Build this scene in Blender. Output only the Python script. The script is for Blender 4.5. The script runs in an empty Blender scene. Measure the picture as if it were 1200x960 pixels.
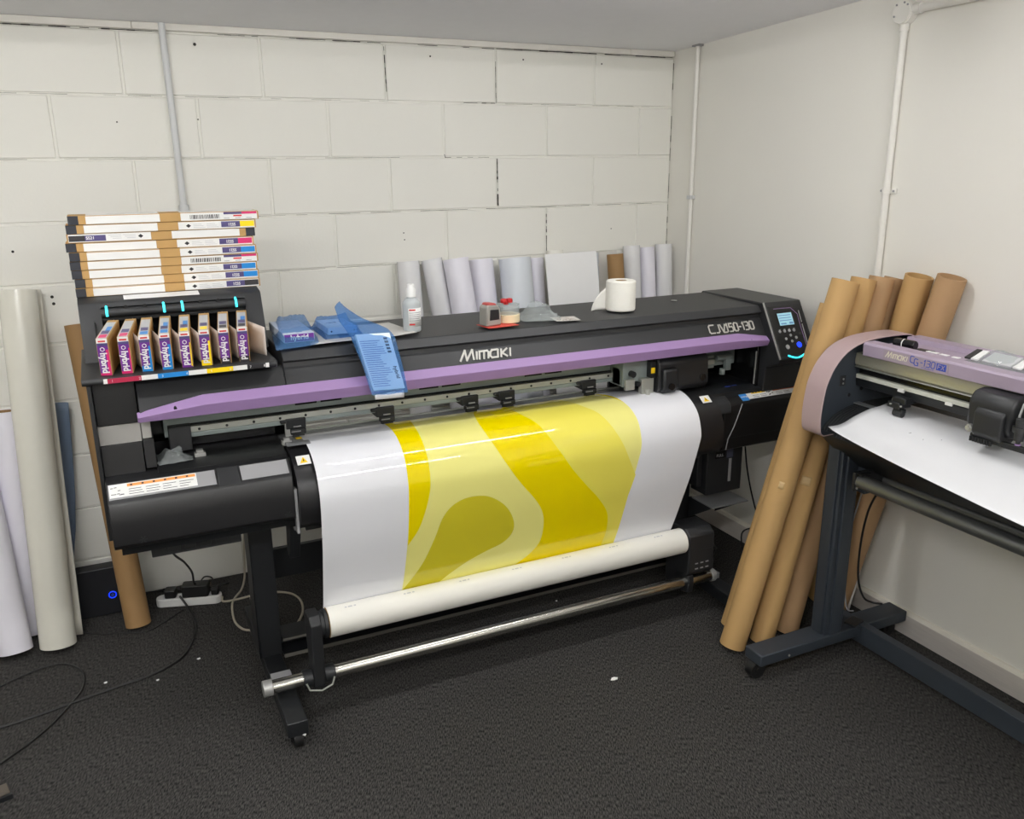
import bpy, bmesh, math, random
from mathutils import Vector, Matrix, noise
random.seed(7)
C = bpy.context.scene.collection
PI = math.pi

# ------------------------------------------------------------------ camera
CX, CY, CZ, YAW, PITCH, ROLL, FPX = (-2.6158713525675505, -3.645890422526434, 1.7509707841534636,
    0.44474730837871335, 0.28127089463785176, -0.008348876942921175, 1004.5625835333885)
def cam_axes():
    cy, sy, cp, sp = math.cos(YAW), math.sin(YAW), math.cos(PITCH), math.sin(PITCH)
    f = Vector((sy*cp, cy*cp, -sp)); r = Vector((cy, -sy, 0)); u = r.cross(f)
    c, s = math.cos(ROLL), math.sin(ROLL)
    return c*r + s*u, -s*r + c*u, f
RX, UX, FX = cam_axes()
CAM = Vector((CX, CY, CZ))
def at(x, y, ax, val):
    """the point of the place seen at a pixel, on the plane ax = val (surveying aid)"""
    d = RX*((x-600)/FPX) + UX*(-(y-480)/FPX) + FX
    i = 'xyz'.index(ax)
    return CAM + d*((val-CAM[i])/d[i])
cd = bpy.data.cameras.new('camera'); co = bpy.data.objects.new('camera', cd); C.objects.link(co)
M = Matrix.Identity(4)
for i in range(3):
    M[i][0], M[i][1], M[i][2], M[i][3] = RX[i], UX[i], -FX[i], CAM[i]
co.matrix_world = M
cd.sensor_fit = 'HORIZONTAL'; cd.sensor_width = 36.0; cd.lens = FPX/1200*36
cd.clip_start = .05
bpy.context.scene.camera = co

# ------------------------------------------------------------------ materials
def srgb(r, g, b):
    f = lambda c: (c/255/12.92 if c/255 <= .04045 else ((c/255+.055)/1.055)**2.4)
    return (f(r), f(g), f(b), 1)
def mat(name, col, rough=.5, metal=0, noise_amt=.06, noise_scale=20, bump=0, bump_scale=200, spec=.5,
        alpha=1, trans=0, emit=None, emit_s=0, coat=0, stretch=None, sss=0, rough_var=.0):
    m = bpy.data.materials.new(name); m.use_nodes = True
    nt = m.node_tree; N = nt.nodes; L = nt.links
    b = N['Principled BSDF']
    b.inputs['Roughness'].default_value = rough
    b.inputs['Metallic'].default_value = metal
    b.inputs['Specular IOR Level'].default_value = spec
    b.inputs['Alpha'].default_value = alpha
    b.inputs['Transmission Weight'].default_value = trans
    b.inputs['Coat Weight'].default_value = coat
    b.inputs['Coat Roughness'].default_value = .08
    tc = N.new('ShaderNodeTexCoord'); mp = N.new('ShaderNodeMapping')
    L.new(tc.outputs['Object'], mp.inputs['Vector'])
    if stretch: mp.inputs['Scale'].default_value = stretch
    nz = N.new('ShaderNodeTexNoise'); nz.inputs['Scale'].default_value = noise_scale; nz.inputs['Detail'].default_value = 3
    L.new(mp.outputs['Vector'], nz.inputs['Vector'])
    mx = N.new('ShaderNodeMix'); mx.data_type = 'RGBA'
    mx.inputs['A'].default_value = tuple(c*(1-noise_amt) for c in col[:3])+(1,)
    mx.inputs['B'].default_value = tuple(min(1, c*(1+noise_amt)) for c in col[:3])+(1,)
    L.new(nz.outputs['Fac'], mx.inputs['Factor'])
    L.new(mx.outputs['Result'], b.inputs['Base Color'])
    if rough_var:
        mr = N.new('ShaderNodeMapRange'); mr.inputs['To Min'].default_value = rough-rough_var; mr.inputs['To Max'].default_value = rough+rough_var
        L.new(nz.outputs['Fac'], mr.inputs['Value']); L.new(mr.outputs['Result'], b.inputs['Roughness'])
    if bump:
        n2 = N.new('ShaderNodeTexNoise'); n2.inputs['Scale'].default_value = bump_scale; n2.inputs['Detail'].default_value = 4
        L.new(mp.outputs['Vector'], n2.inputs['Vector'])
        bp = N.new('ShaderNodeBump'); bp.inputs['Strength'].default_value = bump; bp.inputs['Distance'].default_value = .002
        L.new(n2.outputs['Fac'], bp.inputs['Height']); L.new(bp.outputs['Normal'], b.inputs['Normal'])
    if emit:
        b.inputs['Emission Color'].default_value = emit; b.inputs['Emission Strength'].default_value = emit_s
    return m
m_wall = mat('painted_block', srgb(232, 231, 224), .75, bump=.35, bump_scale=90, noise_amt=.025, noise_scale=3)
m_mortar = mat('painted_mortar', srgb(230, 229, 222), .8, bump=.3, bump_scale=120, noise_amt=.04)
m_crack = mat('joint_crack', srgb(52, 50, 48), .9)
m_plaster = mat('painted_plaster', srgb(230, 228, 221), .6, bump=.12, bump_scale=40, noise_amt=.02, noise_scale=2)
m_ceil = mat('ceiling_paint', srgb(238, 238, 241), .85, noise_amt=.02)
m_trim = mat('strip_paint', srgb(222, 219, 212), .6, bump=.2, bump_scale=60)
m_skirt = mat('washed_wood', srgb(206, 200, 194), .55, noise_amt=.12, noise_scale=6, stretch=(30, 1.5, 30))
m_skirt_top = mat('skirting_paint', srgb(225, 221, 210), .5)
m_pvc = mat('conduit_pvc', srgb(228, 226, 220), .35, noise_amt=.02)
m_pvcg = mat('conduit_grey_pvc', srgb(205, 207, 208), .35, noise_amt=.02)
m_blk = mat('black_plastic', srgb(34, 35, 37), .42, bump=.08, bump_scale=900, noise_amt=.05)
m_blk2 = mat('charcoal_plastic', srgb(41, 42, 44), .5, bump=.1, bump_scale=900, noise_amt=.05)
m_blkg = mat('glossy_black', srgb(18, 18, 20), .22, noise_amt=.03)
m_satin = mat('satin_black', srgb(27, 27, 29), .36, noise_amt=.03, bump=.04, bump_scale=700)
m_frame = mat('black_powder_coat', srgb(26, 28, 31), .45, bump=.08, bump_scale=800)
m_slate = mat('slate_powder_coat', srgb(50, 56, 64), .5, bump=.08, bump_scale=800)
m_purple = mat('lilac_plastic', srgb(156, 127, 175), .42, noise_amt=.02)
m_lav = mat('lavender_plastic', srgb(164, 149, 168), .45, noise_amt=.02)
m_mauve = mat('mauve_plastic', srgb(172, 150, 152), .45, noise_amt=.02)
m_alu = mat('brushed_aluminium', srgb(186, 190, 190), .32, metal=.85, noise_amt=.06, stretch=(2, 60, 60))
m_alug = mat('greenish_anodised', srgb(150, 160, 158), .45, metal=.4, noise_amt=.05)
m_rail = mat('rail_steel', srgb(196, 198, 190), .35, metal=.6, noise_amt=.05)
m_chrome = mat('polished_steel', srgb(205, 203, 196), .24, metal=1, noise_amt=.01)
m_lit_edge = mat('lit_grey_edge', srgb(104, 101, 96), .5)  # lighter grey paints the light caught on the crossbar's flange edges
m_plat = mat('platen_metal', srgb(150, 152, 154), .4, metal=.5)
m_silver = mat('silver_paint', srgb(178, 178, 176), .35, metal=.5)
m_logo = mat('logo_silver', srgb(196, 194, 188), .35, metal=.2)
m_white = mat('white_label', srgb(232, 232, 230), .45, noise_amt=.02)
m_paper = mat('white_paper', srgb(236, 236, 236), .6, noise_amt=.02)
m_vinyl = mat('gloss_white_vinyl', srgb(232, 233, 238), .06, noise_amt=.01, spec=.5)
m_rollw = mat('roll_back_paper', srgb(236, 234, 226), .4, noise_amt=.01)
m_lilacpaper = mat('lilac_white_liner', srgb(232, 230, 240), .4, noise_amt=.015)
m_blupaper = mat('bluish_white_liner', srgb(214, 219, 226), .4, noise_amt=.015)
m_cream = mat('cream_gloss_vinyl', srgb(222, 220, 209), .22, noise_amt=.02)
m_wrap = mat('film_wrapped_white', srgb(226, 226, 228), .12, noise_amt=.03, bump=.06, bump_scale=18, coat=.6)
m_slatev = mat('slate_blue_vinyl', srgb(112, 128, 150), .4, noise_amt=.03)
m_kraft = mat('kraft_cardboard', srgb(186, 150, 98), .75, noise_amt=.07, noise_scale=9, bump=.1, bump_scale=300)
m_kraft2 = mat('darker_kraft', srgb(152, 119, 78), .75, noise_amt=.07, noise_scale=9, bump=.1, bump_scale=300)
m_kraft3 = mat('pinkish_kraft', srgb(174, 140, 102), .75, noise_amt=.07, noise_scale=9, bump=.1, bump_scale=300)
m_kbox = mat('box_kraft', srgb(186, 148, 92), .75, noise_amt=.05)
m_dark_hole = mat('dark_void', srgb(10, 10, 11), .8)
m_ink = {}
for k, c in dict(yellow=(250, 218, 0), magenta=(214, 40, 110), crimson=(178, 34, 72), cyan=(22, 132, 208), violet=(106, 40, 140),
                 blackink=(38, 36, 40), red=(206, 44, 44), orange=(240, 160, 84), navy=(38, 44, 70), dkpurple=(76, 68, 118), signblue=(62, 140, 214),
                 grey=(150, 150, 152), ltgrey=(196, 197, 200), blue=(52, 76, 170), warn=(246, 206, 20)).items():
    m_ink[k] = mat('print_'+k, srgb(*c), .4, noise_amt=.02)
m_ybase = mat('pale_yellow_print', srgb(240, 234, 140), .06, noise_amt=.01)
m_ypale = mat('lemon_print', srgb(238, 226, 96), .06, noise_amt=.01)
m_yblob = mat('mustard_print', srgb(210, 198, 46), .06, noise_amt=.01)
m_ydark = mat('strong_yellow_print', srgb(240, 218, 0), .06, noise_amt=.01)
m_led = mat('cyan_light', srgb(80, 235, 245), .4, emit=srgb(60, 225, 245), emit_s=1.6)
m_ledblue = mat('blue_button_light', srgb(30, 70, 255), .4, emit=srgb(20, 60, 255), emit_s=1.4)
m_screen = mat('lit_screen', srgb(150, 190, 205), .3, emit=srgb(150, 196, 210), emit_s=.65)
m_screen2 = mat('lit_screen_bar', srgb(100, 140, 170), .3, emit=srgb(90, 130, 170), emit_s=.6)
m_btn = mat('grey_button', srgb(170, 170, 170), .4)
m_cable = mat('black_cable', srgb(24, 24, 25), .45)
m_cablew = mat('beige_cable', srgb(176, 168, 152), .5)
m_tissue = mat('tissue_paper', srgb(240, 238, 230), .9, bump=.5, bump_scale=160)
m_tape = mat('cream_tape', srgb(232, 216, 178), .5)
m_redp = mat('red_plastic', srgb(190, 30, 36), .35)
m_redcard = mat('red_card', srgb(206, 76, 64), .6)
m_clear = mat('clear_plastic', srgb(225, 230, 230), .12, trans=.75, noise_amt=.02)
m_rubber = mat('caster_rubber', srgb(16, 16, 17), .6)
m_lamp = mat('tube_glow', (1, 1, 1, 1), .5, emit=(1, .97, .92, 1), emit_s=14)
m_lampw = mat('fitting_white', srgb(235, 235, 232), .4)

def film(name, col, tr=.45, rough=.15, bump=.5):
    """thin translucent plastic film: part see-through, part tinted surface"""
    m = bpy.data.materials.new(name); m.use_nodes = True
    nt = m.node_tree; N = nt.nodes; L = nt.links
    b = N['Principled BSDF']; b.inputs['Base Color'].default_value = col; b.inputs['Roughness'].default_value = rough
    t = N.new('ShaderNodeBsdfTransparent'); t.inputs['Color'].default_value = tuple(.55+.45*c for c in col[:3])+(1,)
    mx = N.new('ShaderNodeMixShader'); mx.inputs['Fac'].default_value = 1-tr
    L.new(t.outputs['BSDF'], mx.inputs[1]); L.new(b.outputs['BSDF'], mx.inputs[2])
    L.new(mx.outputs['Shader'], N['Material Output'].inputs['Surface'])
    tc = N.new('ShaderNodeTexCoord'); nz = N.new('ShaderNodeTexNoise'); nz.inputs['Scale'].default_value = 40; nz.inputs['Detail'].default_value = 2
    L.new(tc.outputs['Object'], nz.inputs['Vector'])
    bp = N.new('ShaderNodeBump'); bp.inputs['Strength'].default_value = bump; bp.inputs['Distance'].default_value = .004
    L.new(nz.outputs['Fac'], bp.inputs['Height']); L.new(bp.outputs['Normal'], b.inputs['Normal'])
    return m
m_bluebag = film('blue_poly_film', srgb(104, 156, 212), .68, .2)
m_bluebag2 = film('bright_blue_poly_film', srgb(84, 150, 216), .72, .2)
m_clearbag = film('clear_poly_film', srgb(226, 232, 232), .78, .1)
m_bluebag3 = film('thin_blue_poly_film', srgb(92, 156, 218), .78, .2)

def carpet():
    m = bpy.data.materials.new('dark_carpet'); m.use_nodes = True
    nt = m.node_tree; N = nt.nodes; L = nt.links
    b = N['Principled BSDF']; b.inputs['Roughness'].default_value = .95; b.inputs['Specular IOR Level'].default_value = .15
    tc = N.new('ShaderNodeTexCoord')
    mp = N.new('ShaderNodeMapping'); mp.vector_type = 'TEXTURE'; mp.inputs['Scale'].default_value = (1, 4.5, 1); mp.inputs['Rotation'].default_value = (0, 0, -.43)
    L.new(tc.outputs['Object'], mp.inputs['Vector'])
    n1 = N.new('ShaderNodeTexNoise'); n1.inputs['Scale'].default_value = 330; n1.inputs['Detail'].default_value = 2
    L.new(mp.outputs['Vector'], n1.inputs['Vector'])
    n2 = N.new('ShaderNodeTexNoise'); n2.inputs['Scale'].default_value = 2.2; n2.inputs['Detail'].default_value = 3
    L.new(tc.outputs['Object'], n2.inputs['Vector'])
    r = N.new('ShaderNodeValToRGB')
    r.color_ramp.elements[0].position = .36; r.color_ramp.elements[0].color = srgb(30, 30, 30)
    r.color_ramp.elements[1].position = .68; r.color_ramp.elements[1].color = srgb(82, 80, 78)
    L.new(n1.outputs['Fac'], r.inputs['Fac'])
    mx = N.new('ShaderNodeMix'); mx.data_type = 'RGBA'; mx.blend_type = 'MULTIPLY'
    r2 = N.new('ShaderNodeValToRGB'); r2.color_ramp.elements[0].color = (.78, .78, .78, 1); r2.color_ramp.elements[1].color = (1.15, 1.15, 1.15, 1)
    L.new(n2.outputs['Fac'], r2.inputs['Fac'])
    mx.inputs['Factor'].default_value = 1
    L.new(r.outputs['Color'], mx.inputs['A']); L.new(r2.outputs['Color'], mx.inputs['B'])
    L.new(mx.outputs['Result'], b.inputs['Base Color'])
    bp = N.new('ShaderNodeBump'); bp.inputs['Strength'].default_value = .25; bp.inputs['Distance'].default_value = .002
    L.new(n1.outputs['Fac'], bp.inputs['Height']); L.new(bp.outputs['Normal'], b.inputs['Normal'])
    return m
m_carpet = carpet()

# ------------------------------------------------------------------ mesh helpers
def wloc(o):
    v = Vector((0, 0, 0))
    while o is not None:
        v += o.location; o = o.parent
    return v
class MB:
    def __init__(s): s.bm = bmesh.new()
    def face(s, pts, m=0):
        vs = [s.bm.verts.new(p) for p in pts]
        f = s.bm.faces.new(vs); f.material_index = m
        return f
    def box(s, x0, x1, y0, y1, z0, z1, m=0, rot=None, piv=None):
        P = [Vector((x, y, z)) for x in (x0, x1) for y in (y0, y1) for z in (z0, z1)]
        if rot is not None:
            c = Vector(piv) if piv else Vector(((x0+x1)/2, (y0+y1)/2, (z0+z1)/2))
            P = [rot @ (p-c) + c for p in P]
        v = [s.bm.verts.new(p) for p in P]
        for q in ((0, 1, 3, 2), (4, 6, 7, 5), (0, 4, 5, 1), (2, 3, 7, 6), (0, 2, 6, 4), (1, 5, 7, 3)):
            f = s.bm.faces.new([v[i] for i in q]); f.material_index = m
    def prism(s, pts, ax, a, b, m=0, mcap=None, mcap2=None):
        """extrude a closed 2D outline along ax; x: (y,z), y: (x,z), z: (x,y)"""
        def P(p, t):
            return {'x': (t, p[0], p[1]), 'y': (p[0], t, p[1]), 'z': (p[0], p[1], t)}[ax]
        A = [s.bm.verts.new(P(p, a)) for p in pts]; B = [s.bm.verts.new(P(p, b)) for p in pts]
        n = len(pts); fs = []
        for i in range(n):
            f = s.bm.faces.new((A[i], A[(i+1) % n], B[(i+1) % n], B[i])); f.material_index = m; fs.append(f)
        f = s.bm.faces.new(A[::-1]); f.material_index = m if mcap is None else mcap; fs.append(f)
        f = s.bm.faces.new(B); f.material_index = m if mcap2 is None else mcap2; fs.append(f)
        bmesh.ops.recalc_face_normals(s.bm, faces=fs)
    def cyl(s, p, q, r, seg=24, m=0, r2=None, caps=True, mcap=None):
        p, q = Vector(p), Vector(q); d = (q-p).normalized()
        a = d.orthogonal().normalized(); b = d.cross(a); r2 = r if r2 is None else r2
        A, B = [], []
        for i in range(seg):
            t = 2*PI*i/seg; o = a*math.cos(t)+b*math.sin(t)
            A.append(s.bm.verts.new(p+o*r)); B.append(s.bm.verts.new(q+o*r2))
        for i in range(seg):
            f = s.bm.faces.new((A[i], A[(i+1) % seg], B[(i+1) % seg], B[i])); f.material_index = m
        if caps:
            for f in (s.bm.faces.new(A[::-1]), s.bm.faces.new(B)): f.material_index = m if mcap is None else mcap
    def pipe(s, p, q, r, ri, seg=32, m=0, mi=None):
        """hollow tube with wall thickness"""
        p, q = Vector(p), Vector(q); d = (q-p).normalized()
        a = d.orthogonal().normalized(); b = d.cross(a); mi = m if mi is None else mi
        R = []
        for c, rr in ((p, r), (q, r), (q, ri), (p, ri)):
            R.append([s.bm.verts.new(c+(a*math.cos(2*PI*i/seg)+b*math.sin(2*PI*i/seg))*rr) for i in range(seg)])
        for k in range(4):
            A, B = R[k], R[(k+1) % 4]
            for i in range(seg):
                f = s.bm.faces.new((A[i], A[(i+1) % seg], B[(i+1) % seg], B[i])); f.material_index = m if k in (0,) else mi
    def sweep(s, pts, r, seg=8, m=0, closed=False):
        pts = [Vector(p) for p in pts]; n = len(pts); rings = []
        up = Vector((0, 0, 1)); prev = None
        for i, p in enumerate(pts):
            d = (pts[min(i+1, n-1)]-pts[max(i-1, 0)]).normalized()
            a = prev - d*prev.dot(d) if prev else d.orthogonal()
            if a.length < 1e-6: a = d.orthogonal()
            a.normalize(); prev = a; b = d.cross(a)
            rings.append([s.bm.verts.new(p+(a*math.cos(2*PI*k/seg)+b*math.sin(2*PI*k/seg))*r) for k in range(seg)])
        for A, B in zip(rings, rings[1:]):
            for k in range(seg):
                f = s.bm.faces.new((A[k], A[(k+1) % seg], B[(k+1) % seg], B[k])); f.material_index = m
        for f in (s.bm.faces.new(rings[0][::-1]), s.bm.faces.new(rings[-1])): f.material_index = m
    def lathe(s, prof, c=(0, 0, 0), seg=32, m=0):
        """profile of (r, z) turned about the vertical through c"""
        c = Vector(c); rings = []
        for r, z in prof:
            rings.append([s.bm.verts.new(c+Vector((r*math.cos(2*PI*k/seg), r*math.sin(2*PI*k/seg), z))) for k in range(seg)])
        for A, B in zip(rings, rings[1:]):
            for k in range(seg):
                f = s.bm.faces.new((A[k], A[(k+1) % seg], B[(k+1) % seg], B[k])); f.material_index = m
        for f in (s.bm.faces.new(rings[0][::-1]), s.bm.faces.new(rings[-1])): f.material_index = m
    def grid(s, fn, nu, nv, m=0):
        V = [[s.bm.verts.new(fn(i/nu, j/nv)) for j in range(nv+1)] for i in range(nu+1)]
        for i in range(nu):
            for j in range(nv):
                f = s.bm.faces.new((V[i][j], V[i+1][j], V[i+1][j+1], V[i][j+1])); f.material_index = m
        return V
    def build(s, name, mats, parent=None, bevel=0, seg=2, smooth=True, ang=35, solid=0, sub=0, weld=0):
        if weld: bmesh.ops.remove_doubles(s.bm, verts=s.bm.verts, dist=weld)
        if not isinstance(mats, (list, tuple)): mats = [mats]
        if parent is not None:
            off = wloc(parent)
            for v in s.bm.verts: v.co -= off
        me = bpy.data.meshes.new(name)
        s.bm.to_mesh(me); s.bm.free()
        for m in mats: me.materials.append(m)
        if smooth:
            me.polygons.foreach_set('use_smooth', [True]*len(me.polygons))
            me.set_sharp_from_angle(angle=math.radians(ang))
        o = bpy.data.objects.new(name, me); C.objects.link(o)
        if parent is not None: o.parent = parent
        if sub:
            d = o.modifiers.new('subsurf', 'SUBSURF'); d.levels = d.render_levels = sub
        if solid:
            d = o.modifiers.new('solid', 'SOLIDIFY'); d.thickness = solid; d.offset = 0
        if bevel:
            d = o.modifiers.new('bevel', 'BEVEL'); d.width = bevel; d.segments = seg; d.limit_method = 'ANGLE'; d.angle_limit = math.radians(30)
        return o
def empty(name, loc, label, cat, group=None):
    o = bpy.data.objects.new(name, None); C.objects.link(o); o.location = loc; o.empty_display_size = .1
    return tag(o, label, cat, group)
def tag(o, label, cat, group=None):
    o['label'] = label; o['category'] = cat
    if group: o['group'] = group
    return o
def recenter(o, loc):
    """move a single-mesh thing's origin to its base"""
    d = Vector(loc)-o.location
    o.data.transform(Matrix.Translation(-d)); o.location = loc
    return o
def struct(o): o['kind'] = 'structure'; return o
def text(body, size, m, name, parent, org, xd, yd, depth=.0006, shear=0, bold=0, align='LEFT', sx=1, fit=0):
    """lettering built as a solid mesh standing proud of a surface"""
    cu = bpy.data.curves.new(name, 'FONT'); cu.body = body; cu.size = size; cu.shear = shear
    cu.extrude = depth; cu.offset = bold; cu.align_x = align; cu.resolution_u = 3
    t = bpy.data.objects.new('tmp', cu); C.objects.link(t)
    bpy.context.view_layer.update()
    me = bpy.data.meshes.new_from_object(t.evaluated_get(bpy.context.evaluated_depsgraph_get()))
    bpy.data.objects.remove(t)
    if fit:
        xs_ = [v.co.x for v in me.vertices]; sx = fit/(max(xs_)-min(xs_))
    xd = Vector(xd).normalized()*sx; yd = Vector(yd).normalized(); zd = xd.normalized().cross(yd)
    T = Matrix.Identity(4)
    for i in range(3): T[i][0], T[i][1], T[i][2], T[i][3] = xd[i], yd[i], zd[i], Vector(org)[i]
    me.transform(T)
    if parent is not None: me.transform(Matrix.Translation(-wloc(parent)))
    me.materials.clear(); me.materials.append(m); me.name = name
    o = bpy.data.objects.new(name, me); C.objects.link(o); o.parent = parent
    return o
def frame_fn(org, xd, yd):
    """maps (u, v, lift) in metres on a surface to the place"""
    org = Vector(org); xd = Vector(xd).normalized(); yd = Vector(yd).normalized(); n = xd.cross(yd)
    return lambda u, v, w=0: org + xd*u + yd*v + n*w
def strokes(name, lines, h, sw, m, parent, org, xd, yd, depth, shear=0, fit=0):
    """square-cut lettering: polylines in cap-height units, laid on a surface as raised bars"""
    F = frame_fn(org, xd, yd); X1_ = max(p[0] for l in lines for p in l); kx = fit/X1_ if fit else h
    mb = MB()
    for l in lines:
        Q = [(p[0]*kx+shear*p[1]*h, p[1]*h) for p in l]
        for k, (p, q) in enumerate(zip(Q, Q[1:])):
            dx, dy = q[0]-p[0], q[1]-p[1]; L_ = math.hypot(dx, dy); ux, uy = dx/L_, dy/L_; e = sw*h/2
            cs = [(p[0]-ux*e*(k > 0)-uy*e, p[1]-uy*e*(k > 0)+ux*e), (p[0]-ux*e*(k > 0)+uy*e, p[1]-uy*e*(k > 0)-ux*e), (q[0]+ux*e*(k < len(Q)-2)+uy*e, q[1]+uy*e*(k < len(Q)-2)-ux*e), (q[0]+ux*e*(k < len(Q)-2)-uy*e, q[1]+uy*e*(k < len(Q)-2)+ux*e)]
            v = [mb.bm.verts.new(F(u, w, t)) for t in (0, depth+.00002*k) for u, w in cs]
            for f in ((3, 2, 1, 0), (4, 5, 6, 7), (0, 1, 5, 4), (1, 2, 6, 5), (2, 3, 7, 6), (3, 0, 4, 7)): mb.bm.faces.new([v[i] for i in f])
    bmesh.ops.recalc_face_normals(mb.bm, faces=mb.bm.faces[:])
    return mb.build(name, m, parent, smooth=False)
LOGO = [[(.05, 0), (.50, .95), (.72, .05), (1.25, .95), (1.42, .02)], [(1.72, .02), (1.72, .78)], [(2.0, 0), (2.0, .74), (2.78, .74), (2.92, .6), (2.92, 0)], [(2.46, .72), (2.46, 0)],
        [(3.92, .76), (3.3, .76), (3.12, .55), (3.12, .22), (3.3, .05), (3.92, .05)], [(3.9, .8), (3.9, 0)], [(4.25, 0), (4.25, .8)], [(4.88, .8), (4.34, .40), (4.95, .0)], [(5.2, 0), (5.2, .8)]]
def O_(x): return [(x+.42, 1), (x+.14, 1), (x+.02, .86), (x+.02, .14), (x+.14, 0), (x+.42, 0), (x+.54, .14), (x+.54, .86), (x+.42, 1)]
def one(x): return [(x, .78), (x+.16, .98), (x+.16, 0)]
def five(x): return [(x+.52, .98), (x+.08, .98), (x+.06, .56), (x+.40, .58), (x+.54, .45), (x+.54, .13), (x+.42, 0), (x, 0)]
def three(x): return [(x, .98), (x+.40, .98), (x+.52, .86), (x+.52, .62), (x+.40, .52), (x+.14, .52)], [(x+.40, .52), (x+.54, .40), (x+.54, .13), (x+.42, 0), (x, 0)]
CJV = [[(.72, 1), (.18, 1), (.04, .84), (.04, .16), (.18, 0), (.72, 0)], [(1.30, 1), (1.30, .16), (1.16, 0), (.86, 0)], [(1.48, 1), (1.80, 0), (2.12, 1)], [(1.84, -.04), (2.28, -.04)]]
NUM = [one(0), five(.40), O_(1.12), [(1.82, .46), (2.16, .46)], one(2.30), *three(2.68), O_(3.38)]
CGL = [[(.72, .98), (.2, 1), (.04, .82), (.04, .18), (.2, 0), (.72, 0)]]
GLT = [[(.72, .98), (.2, 1), (.04, .82), (.04, .18), (.2, 0), (.72, 0), (.72, .45), (.42, .45)]]
N130 = [[(0, .46), (.34, .46)], one(.5), *three(.92), O_(1.62)]
FXL = [[(0, 0), (0, 1), (.62, 1)], [(0, .5), (.5, .5)], [(.85, 1), (1.55, 0)], [(1.55, 1), (.85, 0)]]
def plate(mb, F, u0, u1, v0, v1, w0, w1, m=0):
    a = [F(u, v, w) for w in (w0, w1) for u, v in ((u0, v0), (u1, v0), (u1, v1), (u0, v1))]
    v = [mb.bm.verts.new(p) for p in a]
    fs = []
    for q in ((3, 2, 1, 0), (4, 5, 6, 7), (0, 1, 5, 4), (1, 2, 6, 5), (2, 3, 7, 6), (3, 0, 4, 7)):
        f = mb.bm.faces.new([v[i] for i in q]); f.material_index = m
def copy_thing(o):
    c = o.copy(); C.objects.link(c)
    for ch in o.children:
        d = ch.copy(); C.objects.link(d); d.parent = c
        for g in ch.children:
            e = g.copy(); C.objects.link(e); e.parent = d
    return c

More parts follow.
